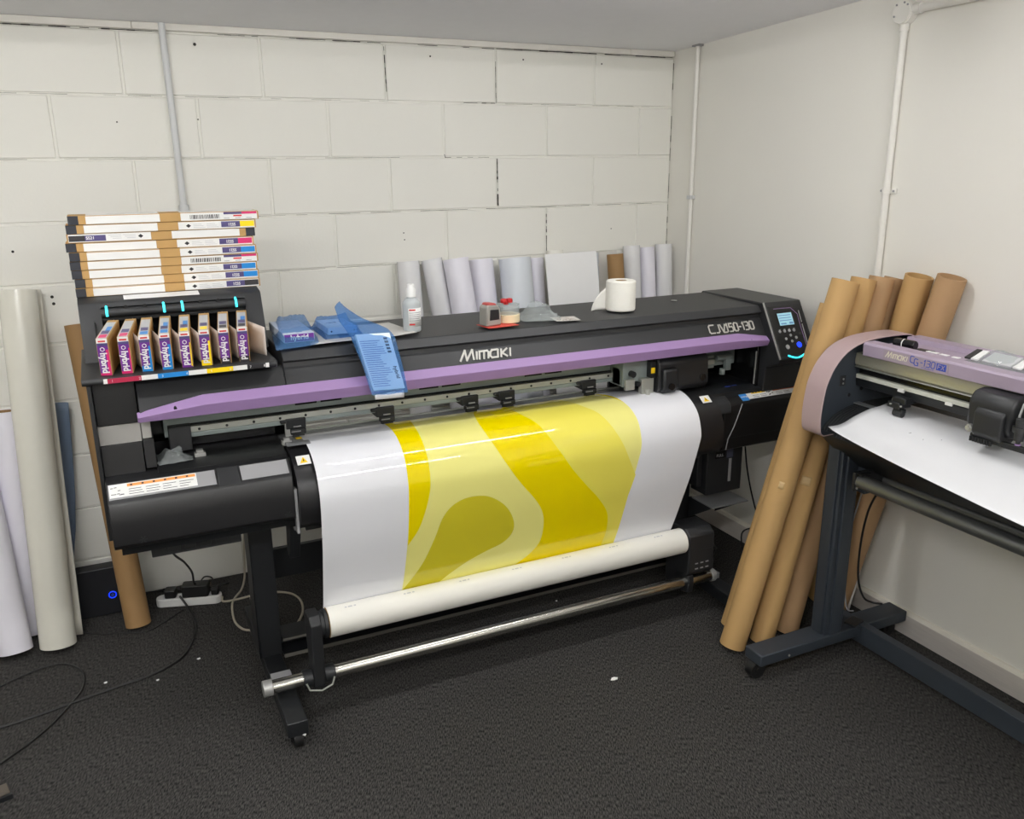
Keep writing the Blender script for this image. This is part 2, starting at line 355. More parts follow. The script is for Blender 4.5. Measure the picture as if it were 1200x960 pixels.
# ------------------------------------------------------------------ the room
ZJ, BH, BL, U0 = 2.2230, .225, .5020, .4419
XL, YF = -4.6, -5.6
CEIL = lambda y: 2.2515-.045*y
def wall_back():
    mb = MB(); rnd = random.Random(3)
    mb.box(XL-.1, 0, .0055, .14, 0, 2.5, 1)
    g = .0035
    def block(xa, xb, za, zb):
        c = .0035; d = rnd.uniform(-.0008, .0008)
        O = [(xa, za), (xb, za), (xb, zb), (xa, zb)]
        I = [(xa+c, za+c), (xb-c, za+c), (xb-c, zb-c), (xa+c, zb-c)]
        vo = [mb.bm.verts.new((x, .0062, z)) for x, z in O]; vi = [mb.bm.verts.new((x, d, z)) for x, z in I]
        mb.bm.faces.new(vi[::1]).material_index = 0
        for i in range(4):
            mb.bm.faces.new((vo[i], vo[(i+1) % 4], vi[(i+1) % 4], vi[i])).material_index = 0
    for j in range(10):
        zb = ZJ-BH*j; za = max(0, zb-BH)
        off = U0 if j % 2 == 0 else U0-BL/2
        xs = [0]+[-(off+BL*k) for k in range(11)]
        xs = [x for x in xs if x > XL]+[XL]
        for xb, xa in zip(xs, xs[1:]):
            xb2 = xb-g-(rnd.uniform(-.0012, .0012) if xb < 0 else 0)
            block(xa+g, xb2, za+g*rnd.uniform(.7, 1.2), zb-g*rnd.uniform(.7, 1.2))
    def crack(x0, z0, x1, z1, w, n=14, gap=.12):
        for i in range(n):
            if rnd.random() < gap: continue
            a, b = i/n, (i+1)/n; ww = w*rnd.uniform(.4, 1.2)
            P0 = Vector((x0+(x1-x0)*a, -.0006, z0+(z1-z0)*a)); P1 = Vector((x0+(x1-x0)*b, -.0006, z0+(z1-z0)*b))
            d = (P1-P0).normalized(); s = Vector((-d.z, 0, d.x))*ww/2
            mb.face((P0-s, P1-s, P1+s, P0+s), 2)
    ux = lambda x: -x
    crack(-2.81, ZJ, -2.36, ZJ, .0035, 16, .35); crack(-2.9, ZJ, -2.3, ZJ, .0018, 20, .2)
    crack(-2.1, ZJ, -1.95, ZJ, .002, 6, .3)
    crack(-1.86, ZJ, -1.46, ZJ, .003, 14, .15); crack(-1.3, ZJ, -.95, ZJ, .002, 12, .3)
    crack(-.94, ZJ+.001, -.01, ZJ+.001, .0045, 22, .02)
    crack(-1.448, 2.21, -1.444, 2.02, .0035, 12, .3); crack(-.945, 2.215, -.944, 2.0, .0028, 10, .08)
    crack(-.948, 2.0, -1.12, 1.999, .003, 8, .2)
    crack(-1.195, 1.785, -1.19, 1.77, .005, 3, 0); crack(-1.19, 1.772, -.93, 1.771, .002, 10, .3)
    crack(-.943, 1.765, -.94, 1.56, .006, 16, .1); crack(-.692, 1.53, -.69, 1.33, .004, 14, .2)
    crack(-2.9, .423, -2.3, .423, .002, 12, .1); crack(-2.9, .648, -2.6, .648, .0015, 9, .3)
    crack(-3.0, 1.773, -1.4, 1.773, .0012, 40, .4); crack(-3.0, 1.998, -1.4, 1.998, .0012, 40, .4)
    crack(-1.9, 1.548, -.1, 1.548, .0015, 40, .3); crack(-.003, 2.2, -.003, 1.3, .003, 30, .25)
    crack(-.0, 2.0, -.9, 1.9985, .001, 20, .5); crack(-2.9, 1.548, -1.9, 1.548, .0012, 20, .3)
    crack(-2.4, 1.323, -1.4, 1.323, .0012, 20, .3)
    for px, py, r in ((228, 52, .006), (504, 66, .004), (613, 70, .004), (705, 75, .004), (473, 273, .003), (474, 281, .003), (137, 143, .003), (15, 295, .005),
                      (61, 348, .006), (63, 356, .006), (232, 140, .003), (716, 268, .003)):
        p = at(px, py, 'y', 0)
        mb.face([(p.x+r*math.cos(t), -.0012, p.z+r*math.sin(t)) for t in [k*PI/4 for k in range(8)]], 2)
    return struct(mb.build('wall_back', [m_wall, m_mortar, m_crack], smooth=False))
wall_back()
mb = MB(); mb.box(.0005, .12, YF-.1, .14, 0, 2.6); struct(mb.build('wall_right', m_plaster))
mb = MB(); mb.box(XL-.12, XL, YF-.1, .14, 0, 2.6); struct(mb.build('wall_left', m_plaster))
mb = MB(); mb.box(XL-.12, .12, YF-.12, YF, 0, 2.6); struct(mb.build('wall_front', m_plaster))
mb = MB(); mb.box(XL-.12, .12, YF-.12, .14, -.06, 0); struct(mb.build('floor', m_carpet))
mb = MB(); mb.prism([(.14, CEIL(.14)), (YF-.12, CEIL(YF-.12)), (YF-.12, CEIL(YF-.12)+.1), (.14, CEIL(.14)+.1)], 'x', XL-.12, .12)
struct(mb.build('ceiling', m_ceil))
# strip along the top of the block wall, with its butt joints
mb = MB()
for a, b in ((XL, -2.40), (-2.399, -.255), (-.2535, -.006)):
    mb.box(a, b, -.014, .0, ZJ+.003, 2.2515)
struct(mb.build('trim_1', m_trim, bevel=.003))
# skirting board on the right-hand wall: washed wood face with painted top lip
mb = MB(); mb.box(-.016, 0, YF, -.001, 0, .082, 0)
mb.prism([(-.016, .082), (-.009, .095), (0, .097), (0, .082)], 'y', YF, -.001, 1)
struct(mb.build('baseboard_right', [m_skirt, m_skirt_top]))

# ------------------------------------------------------------------ conduits on the walls
def conduit_back():
    x0, x1 = -2.297, -2.289
    t = empty('cable_conduit', (-2.292, -.014, 1.60), 'grey round cable conduit down the block wall behind the stacked ink boxes', 'conduit')
    mb = MB(); mb.cyl((x0, -.013, CEIL(0)), (x1, -.013, 1.59), .0125, 20); mb.build('pipe', m_pvcg, t)
    mb = MB(); mb.cyl((x1, -.013, 1.60), (x1, -.013, 1.585), .017, 20)
    mb.box(x1-.045, x1+.03, -.006, 0, 1.562, 1.572); mb.cyl((x1, -.013, 1.60), (x1, -.013, 1.555), .019, 20)
    mb.build('end_fitting', m_pvcg, t)
conduit_back()
def conduit_corner():
    t = empty('cable_conduit', (-.012, -.196, 1.0), 'thin white cable conduit on plain wall close to the room corner', 'conduit')
    mb = MB(); mb.cyl((-.011, -.196, 2.258), (-.011, -.196, .10), .011, 18); mb.build('pipe', m_pvc, t)
    mb = MB(); mb.box(-.024, 0, -.214, -.178, 1.572, 1.590); mb.cyl((-.02, -.215, 1.581), (-.027, -.215, 1.581), .005, 10); mb.build('clip', m_pvcg, t, bevel=.003)
    mb = MB(); mb.box(-.026, 0, -.222, -.170, 2.2525, 2.262); mb.build('ceiling_cap', m_ink['grey'], t)
conduit_corner()
def conduit_right():
    y = -1.348; zb = 2.232
    t = empty('cable_conduit', (-.02, y, 1.0), 'white conduit with round junction box on plain wall above the brown tubes', 'conduit')
    mb = MB(); mb.cyl((-.014, y, zb-.03), (-.014, y, .30), .0125, 20); mb.cyl((-.014, y, zb-.035), (-.014, y, zb-.06), .0165, 20)
    mb.build('pipe', m_pvc, t)
    mb = MB(); mb.cyl((-.016, y-.03, zb+.004), (-.016, -3.4, zb+.03), .0125, 20); mb.cyl((-.016, y-.03, zb+.004), (-.016, y-.065, zb+.005), .017, 20)
    mb.build('side_pipe', m_pvc, t)
    mb = MB(); mb.cyl((0, y, zb), (-.032, y, zb), .040, 32); mb.cyl((-.032, y, zb), (-.038, y, zb), .038, 32)
    j = mb.build('junction_box', m_pvc, t, bevel=.002)
    for dy, dz in ((.026, -.012), (-.026, .02), (-.012, .028), (.02, .024)):
        s = MB(); s.cyl((-.037, y+dy, zb+dz), (-.0405, y+dy, zb+dz), .0035, 10); s.build('screw', m_ink['grey'], j)
    mb = MB(); mb.cyl((-.014, y, 1.648), (-.014, y, 1.630), .016, 20); mb.box(-.008, 0, y-.036, y+.036, 1.631, 1.647)
    c = mb.build('saddle_clip', m_pvc, t)
    for dy in (.027, -.027):
        s = MB(); s.cyl((-.008, y+dy, 1.639), (-.011, y+dy, 1.639), .004, 10); s.build('screw', m_ink['grey'], c)
conduit_right()

# ------------------------------------------------------------------ ceiling lights (1.2 m single-LED battens)
def tube_mat(s):
    m = mat('tube_glow', (1, 1, 1, 1), .5, emit=(1, .993, .98, 1), emit_s=s); return m
def ceiling_light(x, y, s, label):
    zc = CEIL(y); t = empty('ceiling_light', (x, y, zc), label, 'ceiling light', 'LED battens on the ceiling')
    mb = MB(); mb.box(x-.625, x+.625, y-.03, y+.03, zc-.045, zc+.004); mb.build('housing', m_lampw, t, bevel=.004)
    mb = MB(); mb.prism([(y-.025, zc-.048), (y-.025, zc-.066), (y-.018, zc-.074), (y+.018, zc-.074), (y+.025, zc-.066), (y+.025, zc-.048)], 'x', x-.59, x+.59); mb.build('diffuser', tube_mat(s), t)
    for e in (-.60, .60):
        mb = MB(); mb.box(x+e-.010, x+e+.010, y-.028, y+.028, zc-.076, zc-.045); mb.build('end_cap', m_lampw, t, bevel=.003)
LS = 68
ceiling_light(-1.12, -1.56, LS*.75, 'LED batten on the ceiling above the wide printer')
ceiling_light(-3.30, -1.56, LS*1.0, 'LED batten on the ceiling above the rolls by the left wall')
ceiling_light(-1.12, -3.70, LS*1.5, 'LED batten on the ceiling in front of the vinyl cutter')
ceiling_light(-3.30, -3.70, LS*2.7, 'LED batten on the ceiling over the open carpet')
ceiling_light(-2.30, -5.10, LS*1.0, 'LED batten on the ceiling at the far end behind the camera')
W = bpy.data.worlds.new('world'); bpy.context.scene.world = W; W.use_nodes = True
W.node_tree.nodes['Background'].inputs['Color'].default_value = (.8, .85, .9, 1)
W.node_tree.nodes['Background'].inputs['Strength'].default_value = .0
vs = bpy.context.scene.view_settings
vs.view_transform = 'Standard'; vs.look = 'None'; vs.gamma = 1; vs.exposure = -0.25; vs.use_curve_mapping = False
cyc = bpy.context.scene.cycles
cyc.use_denoising = True; cyc.max_bounces = 10; cyc.diffuse_bounces = 6; cyc.glossy_bounces = 4; cyc.transparent_max_bounces = 12; cyc.transmission_bounces = 6
cyc.caustics_reflective = False; cyc.caustics_refractive = False; cyc.sample_clamp_indirect = 6

# ================================================================== the wide-format printer
PR = empty('wide_format_printer', (-1.39, -.90, 0), 'black and lilac wide-format inkjet printer along the block wall, yellow print hanging from it', 'printer')
XL_, XR_ = -2.69, -.095           # outer ends
X0, X1 = -2.565, -.287            # between the end housings
m_lit_grey = mat('lit_panel_grey', srgb(160, 158, 154), .42, noise_amt=.05, noise_scale=8)  # grey painted for the lit patch below the ink shelf
# --- lid
mb = MB()
mb.prism([(-.67, 1.04), (-.67, 1.190), (-.685, 1.207), (-1.028, 1.2), (-1.052, 1.173), (-1.036, 1.167), (-1.0395, 1.151), (-1.046, 1.148),
          (-1.098, 1.066), (-1.088, 1.058), (-.92, 1.04)], 'x', -2.148, X1+.002)
lid = mb.build('lid', m_blk2, PR, bevel=.003)
mb = MB()
mb.prism([(-.67, 1.04), (-.67, 1.160), (-1.034, 1.160), (-1.046, 1.148), (-1.098, 1.066), (-1.088, 1.058), (-.92, 1.04)], 'x', X0, -2.149)
mb.build('lid_end', m_blk, PR, bevel=.002)
# shallow seams and a catch on the lid top
mb = MB(); mb.cyl((-.537, -.815, 1.2065), (-.537, -.815, 1.2085), .012, 16); mb.build('catch', m_silver, lid)
mb = MB(); mb.box(-.74, -.66, -.72, -.69, 1.2055, 1.2075); mb.build('lid_slot', m_dark_hole, lid)
# lilac strip along the front edge, tapered at both ends
mb = MB()
def strip_section(x, zt):
    f = (zt-1.052)/.056
    return [(x, -1.082-.012*(1-f), zt), (x, -1.108, 1.052+.032*f), (x, -1.099, 1.050), (x, -1.086, 1.054), (x, -1.076, zt-.002)]
secs = [strip_section(-2.572, 1.077), strip_section(-2.39, 1.108), strip_section(-.425, 1.108), strip_section(-.285, 1.086)]
vs_ = [[mb.bm.verts.new(p) for p in s] for s in secs]
for A, B in zip(vs_, vs_[1:]):
    for k in range(5): mb.bm.faces.new((A[k], B[k], B[(k+1) % 5], A[(k+1) % 5]))
mb.bm.faces.new(vs_[0]); mb.bm.faces.new(vs_[-1][::-1])
bmesh.ops.recalc_face_normals(mb.bm, faces=mb.bm.faces[:])
lil = mb.build('lilac_strip', m_purple, PR, bevel=.0015)
for x in (-2.47, -.375):
    s = MB(); s.cyl((x, -1.09, 1.083), (x, -1.104, 1.079), .0045, 12); s.build('screw', m_dark_hole, lil)
# lettering on the lid front
fy = Vector((0, .052, .082)).normalized()
strokes('maker_name', LOGO, .038, .17, m_logo, PR, (-1.578, -1.0685, 1.1155), (1, 0, 0), fy, .003, shear=.22, fit=.185)
strokes('model_name', CJV, .033, .15, m_logo, PR, (-.549, -1.0685, 1.1155), (1, 0, 0), fy, .002, fit=.085)
strokes('model_number', NUM, .033, .15, m_logo, PR, (-.467, -1.0685, 1.1155), (1, 0, 0), fy, .002, fit=.133)
# --- control housing on the right end
mb = MB()
mb.prism([(-.665, .86), (-.665, 1.205), (-.672, 1.2115), (-1.052, 1.211), (-1.170, 1.006), (-1.166, .988), (-1.098, .962), (-1.090, .86)], 'x', X1, XR_)
mb.build('control_housing', m_blk, PR, bevel=.004)
FP = frame_fn((-.287, -1.052, 1.211), (1, 0, 0), Vector((0, .118, .205)))     # panel: u right, v up (negative = down)
PWd, PH = .192, .2365
P = lambda u, v, w=0: FP(u*PWd, -v*PH, w)
def pbox(mb, u0, u1, v0, v1, w0, w1, m=0): plate(mb, FP, u0*PWd, u1*PWd, -v1*PH, -v0*PH, w0, w1, m)
mb = MB(); pbox(mb, .07, .97, .08, .95, -.001, .0012); pan = mb.build('control_panel', m_blkg, PR, bevel=.002)
mb = MB(); pbox(mb, 0, .028, 0, 1.0, -.002, .003); mb.build('edge_trim', m_silver, PR)
mb = MB(); pbox(mb, .245, .665, .19, .445, .0008, .0025); scr = mb.build('screen_bezel', m_dark_hole, pan)
mb = MB(); pbox(mb, .265, .64, .212, .425, .0020, .0031); mb.build('screen', m_screen, pan)
mb = MB()
for v in (.245, .29, .335): pbox(mb, .285, .60, v, v+.014, .0031, .0035)
pbox(mb, .30, .44, .385, .41, .0031, .0035); pbox(mb, .52, .62, .375, .41, .0031, .0035)
mb.build('screen_content', m_screen2, pan)
def button(u, v, r, m, nm='button'):
    s = MB(); s.cyl(P(u, v, .0005), P(u, v, .004), r, 16); s.build(nm, m, pan, bevel=.0006)
for u in (.21, .335, .46, .585): button(u, .525, .0062, m_btn)
for u, v in ((.46, .605), (.317, .66), (.588, .655), (.455, .71)): button(u, v, .0058, m_btn)
button(.294, .80, .0095, m_btn, 'stop_button'); button(.608, .785, .0118, m_ledblue, 'blue_lit_button')
mb = MB(); pts = [P(.24+.46*i/10, .945+.055*math.sin(PI*i/10), .0015) for i in range(11)]; mb.sweep(pts, .0035, 8); mb.build('light_arc', m_led, pan)
mb = MB(); mb.sweep([P(*q, .0012) for q in ((.22, .125), (.45, .125), (.67, .13), (.80, .25), (.79, .5), (.80, .80))], .0014, 6)
mb.build('lilac_outline', m_purple, pan)
mb = MB(); mb.sweep([P(*q, .0015) for q in ((.86, .19), (.85, .40))], .002, 6); mb.sweep([P(*q, .0015) for q in ((.85, .43), (.84, .78))], .002, 6); mb.build('handle_line', m_silver, pan)
for k, u in enumerate((.20, .325, .45, .575)):
    s = MB(); pbox(s, u, u+.05, .487, .497, .001, .0016); s.build('key_legend', m_ink['grey'], pan)
# inner wall of the control housing, rounded corner below the panel
mb = MB(); mb.box(-.300, X1, -1.06, -.68, .865, 1.05); mb.build('bay_side', m_blkg, PR, bevel=.003)
mb = MB(); mb.sweep([(-.302, -1.055, 1.02), (-.302, -1.05, .885)], .0028, 8); mb.build('bay_edge_glint', m_silver, PR)  # silver line modelled for the glint down the bay edge
# --- left end column: black top paints in the shelf's shadow, grey the lit patch
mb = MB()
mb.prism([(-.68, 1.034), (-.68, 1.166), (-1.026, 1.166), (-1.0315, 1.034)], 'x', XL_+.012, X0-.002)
mb.build('left_housing_shaded', m_satin, PR, bevel=.002)
mb = MB(); mb.prism([(-.68, .978), (-.68, 1.0335), (-1.0315, 1.0335), (-1.034, .978)], 'x', XL_+.012, X0-.002); mb.build('lit_grey_panel', m_lit_grey, PR)
mb = MB(); mb.prism([(-.68, .87), (-.68, .977), (-1.037, .977), (-1.048, .872)], 'x', XL_+.012, X0-.002); mb.build('left_housing_base', m_satin, PR, bevel=.002)
mb = MB(); mb.prism([(-.70, .983), (-.70, 1.055), (-1.030, 1.055), (-1.033, .983)], 'x', X0, X0+.026); mb.build('left_bay_post', m_lit_grey, PR, bevel=.002)
mb = MB(); mb.prism([(-.70, .895), (-.70, .982), (-1.036, .982), (-1.046, .895)], 'x', X0, X0+.030); mb.build('left_bay_post_base', m_satin, PR, bevel=.002)
mb = MB(); mb.box(XL_, XL_+.011, -1.075, -.66, .70, 1.166); mb.build('end_cover', m_blk, PR, bevel=.002)
# --- chassis, platen and the guide under the print
mb = MB()
mb.prism([(-1.08, .875), (-1.0, .889), (-.86, .889), (-.74, .842), (-.70, .70), (-.74, .66), (-1.10, .66), (-1.12, .70)], 'x', XL_+.03, XR_-.03)
mb.build('chassis', m_frame, PR)
mb = MB(); mb.prism([(-1.0, .8905), (-.865, .8905), (-.79, .862), (-.79, .858), (-.865, .887), (-1.0, .887)], 'x', -2.12, -.66)
pl = mb.build('platen', m_plat, PR)
mb = MB(); mb.box(-2.12, -.66, -.868, -.856, .8895, .8935); mb.build('grit_roller', m_rail, pl)
MEDIA = [(-.955, .903), (-1.0, .907), (-1.05, .906), (-1.10, .896), (-1.14, .877), (-1.175, .845), (-1.195, .80), (-1.203, .75), (-1.195, .66),
         (-1.183, .585), (-1.16, .49), (-1.14, .41), (-1.122, .355), (-1.105, .322)]
gd = [(-1.0, .893), (-1.05, .893), (-1.095, .884), (-1.132, .866), (-1.163, .835), (-1.182, .796), (-1.190, .75), (-1.184, .70), (-1.165, .672), (-1.12, .66), (-1.0, .66)]
mb = MB(); mb.prism(gd, 'x', -2.158, -.552); guide = mb.build('front_paper_guide', m_satin, PR, ang=50)
def warn_label(x):
    F = frame_fn((x, -1.137, .8655), (1, 0, 0), Vector((0, .36, .26)))
    s = MB(); plate(s, F, 0, .042, 0, .034, .0005, .0016); o = s.build('warning_label', m_white, guide)
    s = MB(); s.face([F(.009, .006, .0019), F(.033, .006, .0019), F(.021, .028, .0019)]); s.build('warning_triangle', m_ink['warn'], guide)
    s = MB(); s.face([F(.0185, .012, .0022), F(.0235, .012, .0022), F(.021, .023, .0022)]); s.build('warning_mark', m_ink['blackink'], guide)
warn_label(-2.146); warn_label(-.618)
# fasteners along the guide's lower left corner, grey tension rod
mb = MB(); mb.cyl((-2.13, -1.10, .648), (-.60, -1.10, .648), .014, 18); mb.build('tension_rod', m_blk2, PR)
mb = MB(); mb.box(-2.168, -2.160, -1.165, -1.14, .655, .80); mb.build('guide_edge_strip', m_ink['grey'], PR)
# --- lower front cover, left
CL = [(-1.0, .888), (-1.098, .888), (-1.106, .884), (-1.152, .848), (-1.160, .836), (-1.166, .78), (-1.166, .715), (-1.15, .700), (-1.0, .690)]
mb = MB(); mb.prism(CL, 'x', -2.678, -2.168); lc = mb.build('left_front_cover', m_satin, PR, bevel=.003)
FB = frame_fn((-2.675, -1.152, .848), (1, 0, 0), Vector((0, .046, .036)))     # sloping band of the cover
mb = MB(); plate(mb, FB, .002, .29, .004, .055, .0002, .0008); plate(mb, FB, .362, .500, .004, .055, .0002, .0008); bd = mb.build('glare_band', m_ink['grey'], lc)  # grey plates paint the overhead glare onto the sloping band
mb = MB(); plate(mb, FB, .296, .358, -.008, .058, -.001, .003); mb.build('handle_recess', m_blk, lc, bevel=.002)
mb = MB(); plate(mb, FB, .004, .238, .010, .054, .0009, .0014)
wl = mb.build('instruction_label', m_white, lc)
mb = MB(); plate(mb, FB, .052, .235, .042, .051, .0015, .0018); mb.build('label_band', m_ink['orange'], lc)
rnd = random.Random(5)
mb = MB()
for r_ in range(3):
    for k in range(4):
        u = .055+k*.045
        plate(mb, FB, u, u+rnd.uniform(.022, .04), .032-.008*r_, .0335-.008*r_, .0015, .0018)
for k in range(9):
    u = .008+rnd.random()*.034; v = .013+rnd.random()*.032
    plate(mb, FB, u, u+.007, v, v+.002, .0015, .0018)
for k in range(6):
    plate(mb, FB, .06+k*.03, .066+k*.03, .044, .049, .0018, .0020)
mb.build('label_print', m_ink['blackink'], lc)
for x in (-2.60, -2.19):
    s = MB()
    for k in range(3):
        a = k*PI/3; s.box(x-.011, x+.011, -1.1675, -1.1655, .7235, .7265, rot=Matrix.Rotation(a, 3, 'Y'))
    s.build('latch_mark', m_blk2, lc)
# tray below the left cover
mb = MB(); mb.box(-2.582, -2.318, -1.02, -.84, .60, .668); mb.box(-2.54, -2.36, -1.028, -1.02, .612, .640)
tr = mb.build('drain_tray', m_blk2, PR, bevel=.003)
for x in (-2.50, -2.455, -2.41):
    s = MB(); s.box(x, x+.012, -1.034, -1.028, .616, .640); s.build('tray_clip', m_frame, tr)
mb = MB(); mb.box(-2.665, -2.59, -1.0, -.98, .676, .686); mb.build('tray_bracket', m_rail, PR)
# --- lower front cover, right
CR = [(-.95, .868), (-1.062, .868), (-1.072, .864), (-1.108, .842), (-1.118, .83), (-1.122, .79), (-1.118, .655), (-1.10, .645), (-.95, .640)]
mb = MB(); mb.prism(CR, 'x', -.500, XR_-.004); rc = mb.build('right_front_cover', mat('deep_black_plastic', srgb(17, 17, 18), .4), PR, bevel=.003)
mb = MB(); mb.prism([(-.95, .872), (-1.07, .872), (-1.112, .848), (-1.122, .835), (-1.126, .805), (-1.0, .80)], 'x', -.545, -.470); mb.build('cover_corner', m_blk2, rc, bevel=.003)
FR = frame_fn((-.405, -1.1095, .8425), (1, 0, 0), Vector((0, .040, .0245)))
mb = MB(); plate(mb, FR, .004, .30, .002, .040, .0006, .0014); wl2 = mb.build('instruction_label', m_white, rc)
mb = MB(); plate(mb, FR, .0, .036, -.004, .042, .0012, .0018); mb.build('blue_label', m_ink['signblue'], rc)
text('energy', .012, m_white, 'label_word', rc, FR(.004, .014, .0019), (1, 0, 0), (0, .04, .0245), .0002)
mb = MB(); plate(mb, FR, .062, .132, .026, .036, .0015, .0019); mb.build('yellow_label_band', m_ink['warn'], rc)
mb = MB(); plate(mb, FR, .172, .285, .026, .036, .0015, .0019); mb.build('orange_label_band', mat('print_deep_orange', srgb(210, 104, 50), .4), rc)
mb = MB()
for r_ in range(2):
    for u in (.062, .10, .18, .22): plate(mb, FR, u, u+.03, .008+.008*r_, .0095+.008*r_, .0015, .0018)
for k in range(10):
    u = .138+rnd.random()*.024; v = .006+rnd.random()*.026; plate(mb, FR, u, u+.006, v, v+.004, .0015, .0019)
for k in range(4): plate(mb, FR, .068+.016*k, .077+.016*k, .029, .033, .0019, .0021)
mb.build('label_print', m_ink['blackink'], rc)
mb = MB(); mb.sweep([(-.415, -1.1225, .835), (-.43, -1.125, .80), (-.455, -1.128, .745), (-.478, -1.126, .70), (-.483, -1.122, .655)], .0022, 6); mb.build('tube_line', m_ink['grey'], rc)
# --- carriage beam with rail, slots and pinch rollers
mb = MB(); mb.box(-2.50, X1-.02, -.93, -.73, .9475, 1.055); beam = mb.build('carriage_beam', m_alug, PR)
mb = MB(); mb.box(-2.46, -.42, -.948, -.93, .958, .978); rail = mb.build('carriage_rail', m_rail, PR, bevel=.002)
mb = MB(); mb.box(-2.46, -.42, -.944, -.93, .942, .957); mb.build('rail_foot', m_alug, PR, bevel=.002)
mb = MB(); mb.box(-2.46, -.42, -.936, -.93, .979, .9835); mb.build('rail_dark_bar', m_dark_hole, PR)  # solid dark bar painting the shade between beam and rail
for k in range(24):
    x = -2.40+k*.082
    s = MB(); s.cyl((x, -.947, .967), (x, -.9495, .967), .0042, 10); s.build('rail_screw', m_dark_hole, rail)
for xa in (-2.10, -1.675, -1.27):
    for d in (0, .083):
        s = MB(); s.box(xa+d, xa+d+.07, -.9318, -.929, .999, 1.006); s.build('beam_slot', m_dark_hole, beam)
def pinch(x):
    s = MB(); s.box(x-.034, x+.030, -.958, -.90, .928, .962); s.box(x-.05, x-.02, -.956, -.92, .948, .960)
    s.box(x-.022, x+.028, -.966, -.94, .910, .930)
    o = s.build('pinch_roller', m_frame, PR, bevel=.003)
    s = MB(); s.cyl((x-.016, -.952, .9045), (x+.022, -.952, .9045), .0095, 14); s.build('roller', m_rubber, o)
    s = MB(); s.box(x-.012, x+.012, -.9675, -.964, .936, .940); s.box(x-.02, x+.01, -.9675, -.964, .920, .923); s.build('spring_pin', m_ink['grey'], o)
for x in (-2.105, -1.805, -1.495, -1.352, -1.012): pinch(x)
# dark bay linings either side of the open slot behind the print
mb = MB(); mb.box(-2.536, -2.10, -.76, -.745, .84, 1.05); mb.build('left_bay_lining', m_blkg, PR)
mb = MB(); mb.box(-.80, -.29, -.76, -.745, .84, 1.05); mb.build('right_bay_lining', m_blkg, PR)
# left bay: capping deck, brackets, plates
mb = MB(); mb.prism([(-.80, .888), (-.80, .900), (-1.03, .900), (-1.085, .889), (-1.06, .884)], 'x', -2.536, -2.165); mb.build('left_deck', m_satin, PR, bevel=.002)
mb = MB(); mb.box(-2.42, -2.165, -.90, -.885, .905, .945); mb.build('left_deck_wall', m_blkg, PR)
mb = MB(); mb.box(-2.49, -2.425, -.955, -.90, .905, .985); mb.build('end_block', m_blk2, PR, bevel=.002)
for x in (-2.415, -2.155):
    s = MB(); s.box(x-.012, x+.02, -1.02, -1.0, .896, .912); s.box(x-.006, x+.014, -1.02, -1.0, .912, .920); s.build('white_bracket', m_silver, PR, bevel=.0015)
mb = MB(); mb.box(-2.142, -2.118, -.955, -.945, .905, .958); mb.build('rail_end_plate', m_silver, PR)
mb = MB(); mb.prism([(-.90, .889), (-.90, .897), (-1.045, .909), (-1.06, .905)], 'x', -2.158, -2.085); mp_ = mb.build('media_edge_plate', m_plat, PR)
mb = MB(); mb.box(-2.118, -2.10, -1.0, -.985, .9065, .908); mb.build('plate_sticker', m_ink['warn'], mp_)
# print carriage parked at the right
mb = MB()
mb.prism([(-.93, .90), (-.93, 1.05), (-1.04, 1.05), (-1.065, 1.02), (-1.07, .925), (-1.055, .905)], 'x', -.775, -.545); cg = mb.build('print_carriage', m_blk, PR, bevel=.006)
mb = MB(); mb.prism([(-1.05, .905), (-1.05, 1.005), (-1.085, 1.0), (-1.092, .93), (-1.075, .905)], 'x', -.765, -.700); mb.build('carriage_nose', m_frame, cg, bevel=.008)
for x, z in ((-.735, .935), (-.575, .95)):
    s = MB(); s.cyl((x, -1.06, z), (x, -1.098 if x < -.7 else -1.074, z), .013, 18); s.build('thumb_screw', m_blkg, cg)
mb = MB(); mb.box(-.905, -.78, -1.02, -.93, .935, 1.055); ca = mb.build('cutter_carriage', m_alug, PR, bevel=.003)
mb = MB(); mb.box(-.835, -.782, -1.045, -1.02, .905, .965); mb.cyl((-.812, -1.05, .925), (-.812, -1.05, .90), .010, 14); mb.box(-.90, -.86, -1.035, -1.02, .925, .965); mb.build('cutter_holder', m_rail, ca, bevel=.002)
for x, z, r in ((-.87, .985, .012), (-.845, .945, .009)):
    s = MB(); s.cyl((x, -1.04, z), (x, -1.02, z), r, 14); s.build('cutter_pulley', m_frame, ca)
mb = MB(); mb.box(-.80, -.778, -1.05, -1.02, .965, 1.03); mb.build('cutter_clamp', m_frame, ca, bevel=.002)
mb = MB(); mb.box(-.905, -.890, -1.0, -.95, .94, 1.0); mb.build('cutter_side', mat('rust_brown', srgb(110, 76, 66), .6), ca)
mb = MB(); mb.box(-.800, -.784, -1.0525, -1.05, .985, 1.006); mb.build('yellow_tag', m_ink['warn'], ca)
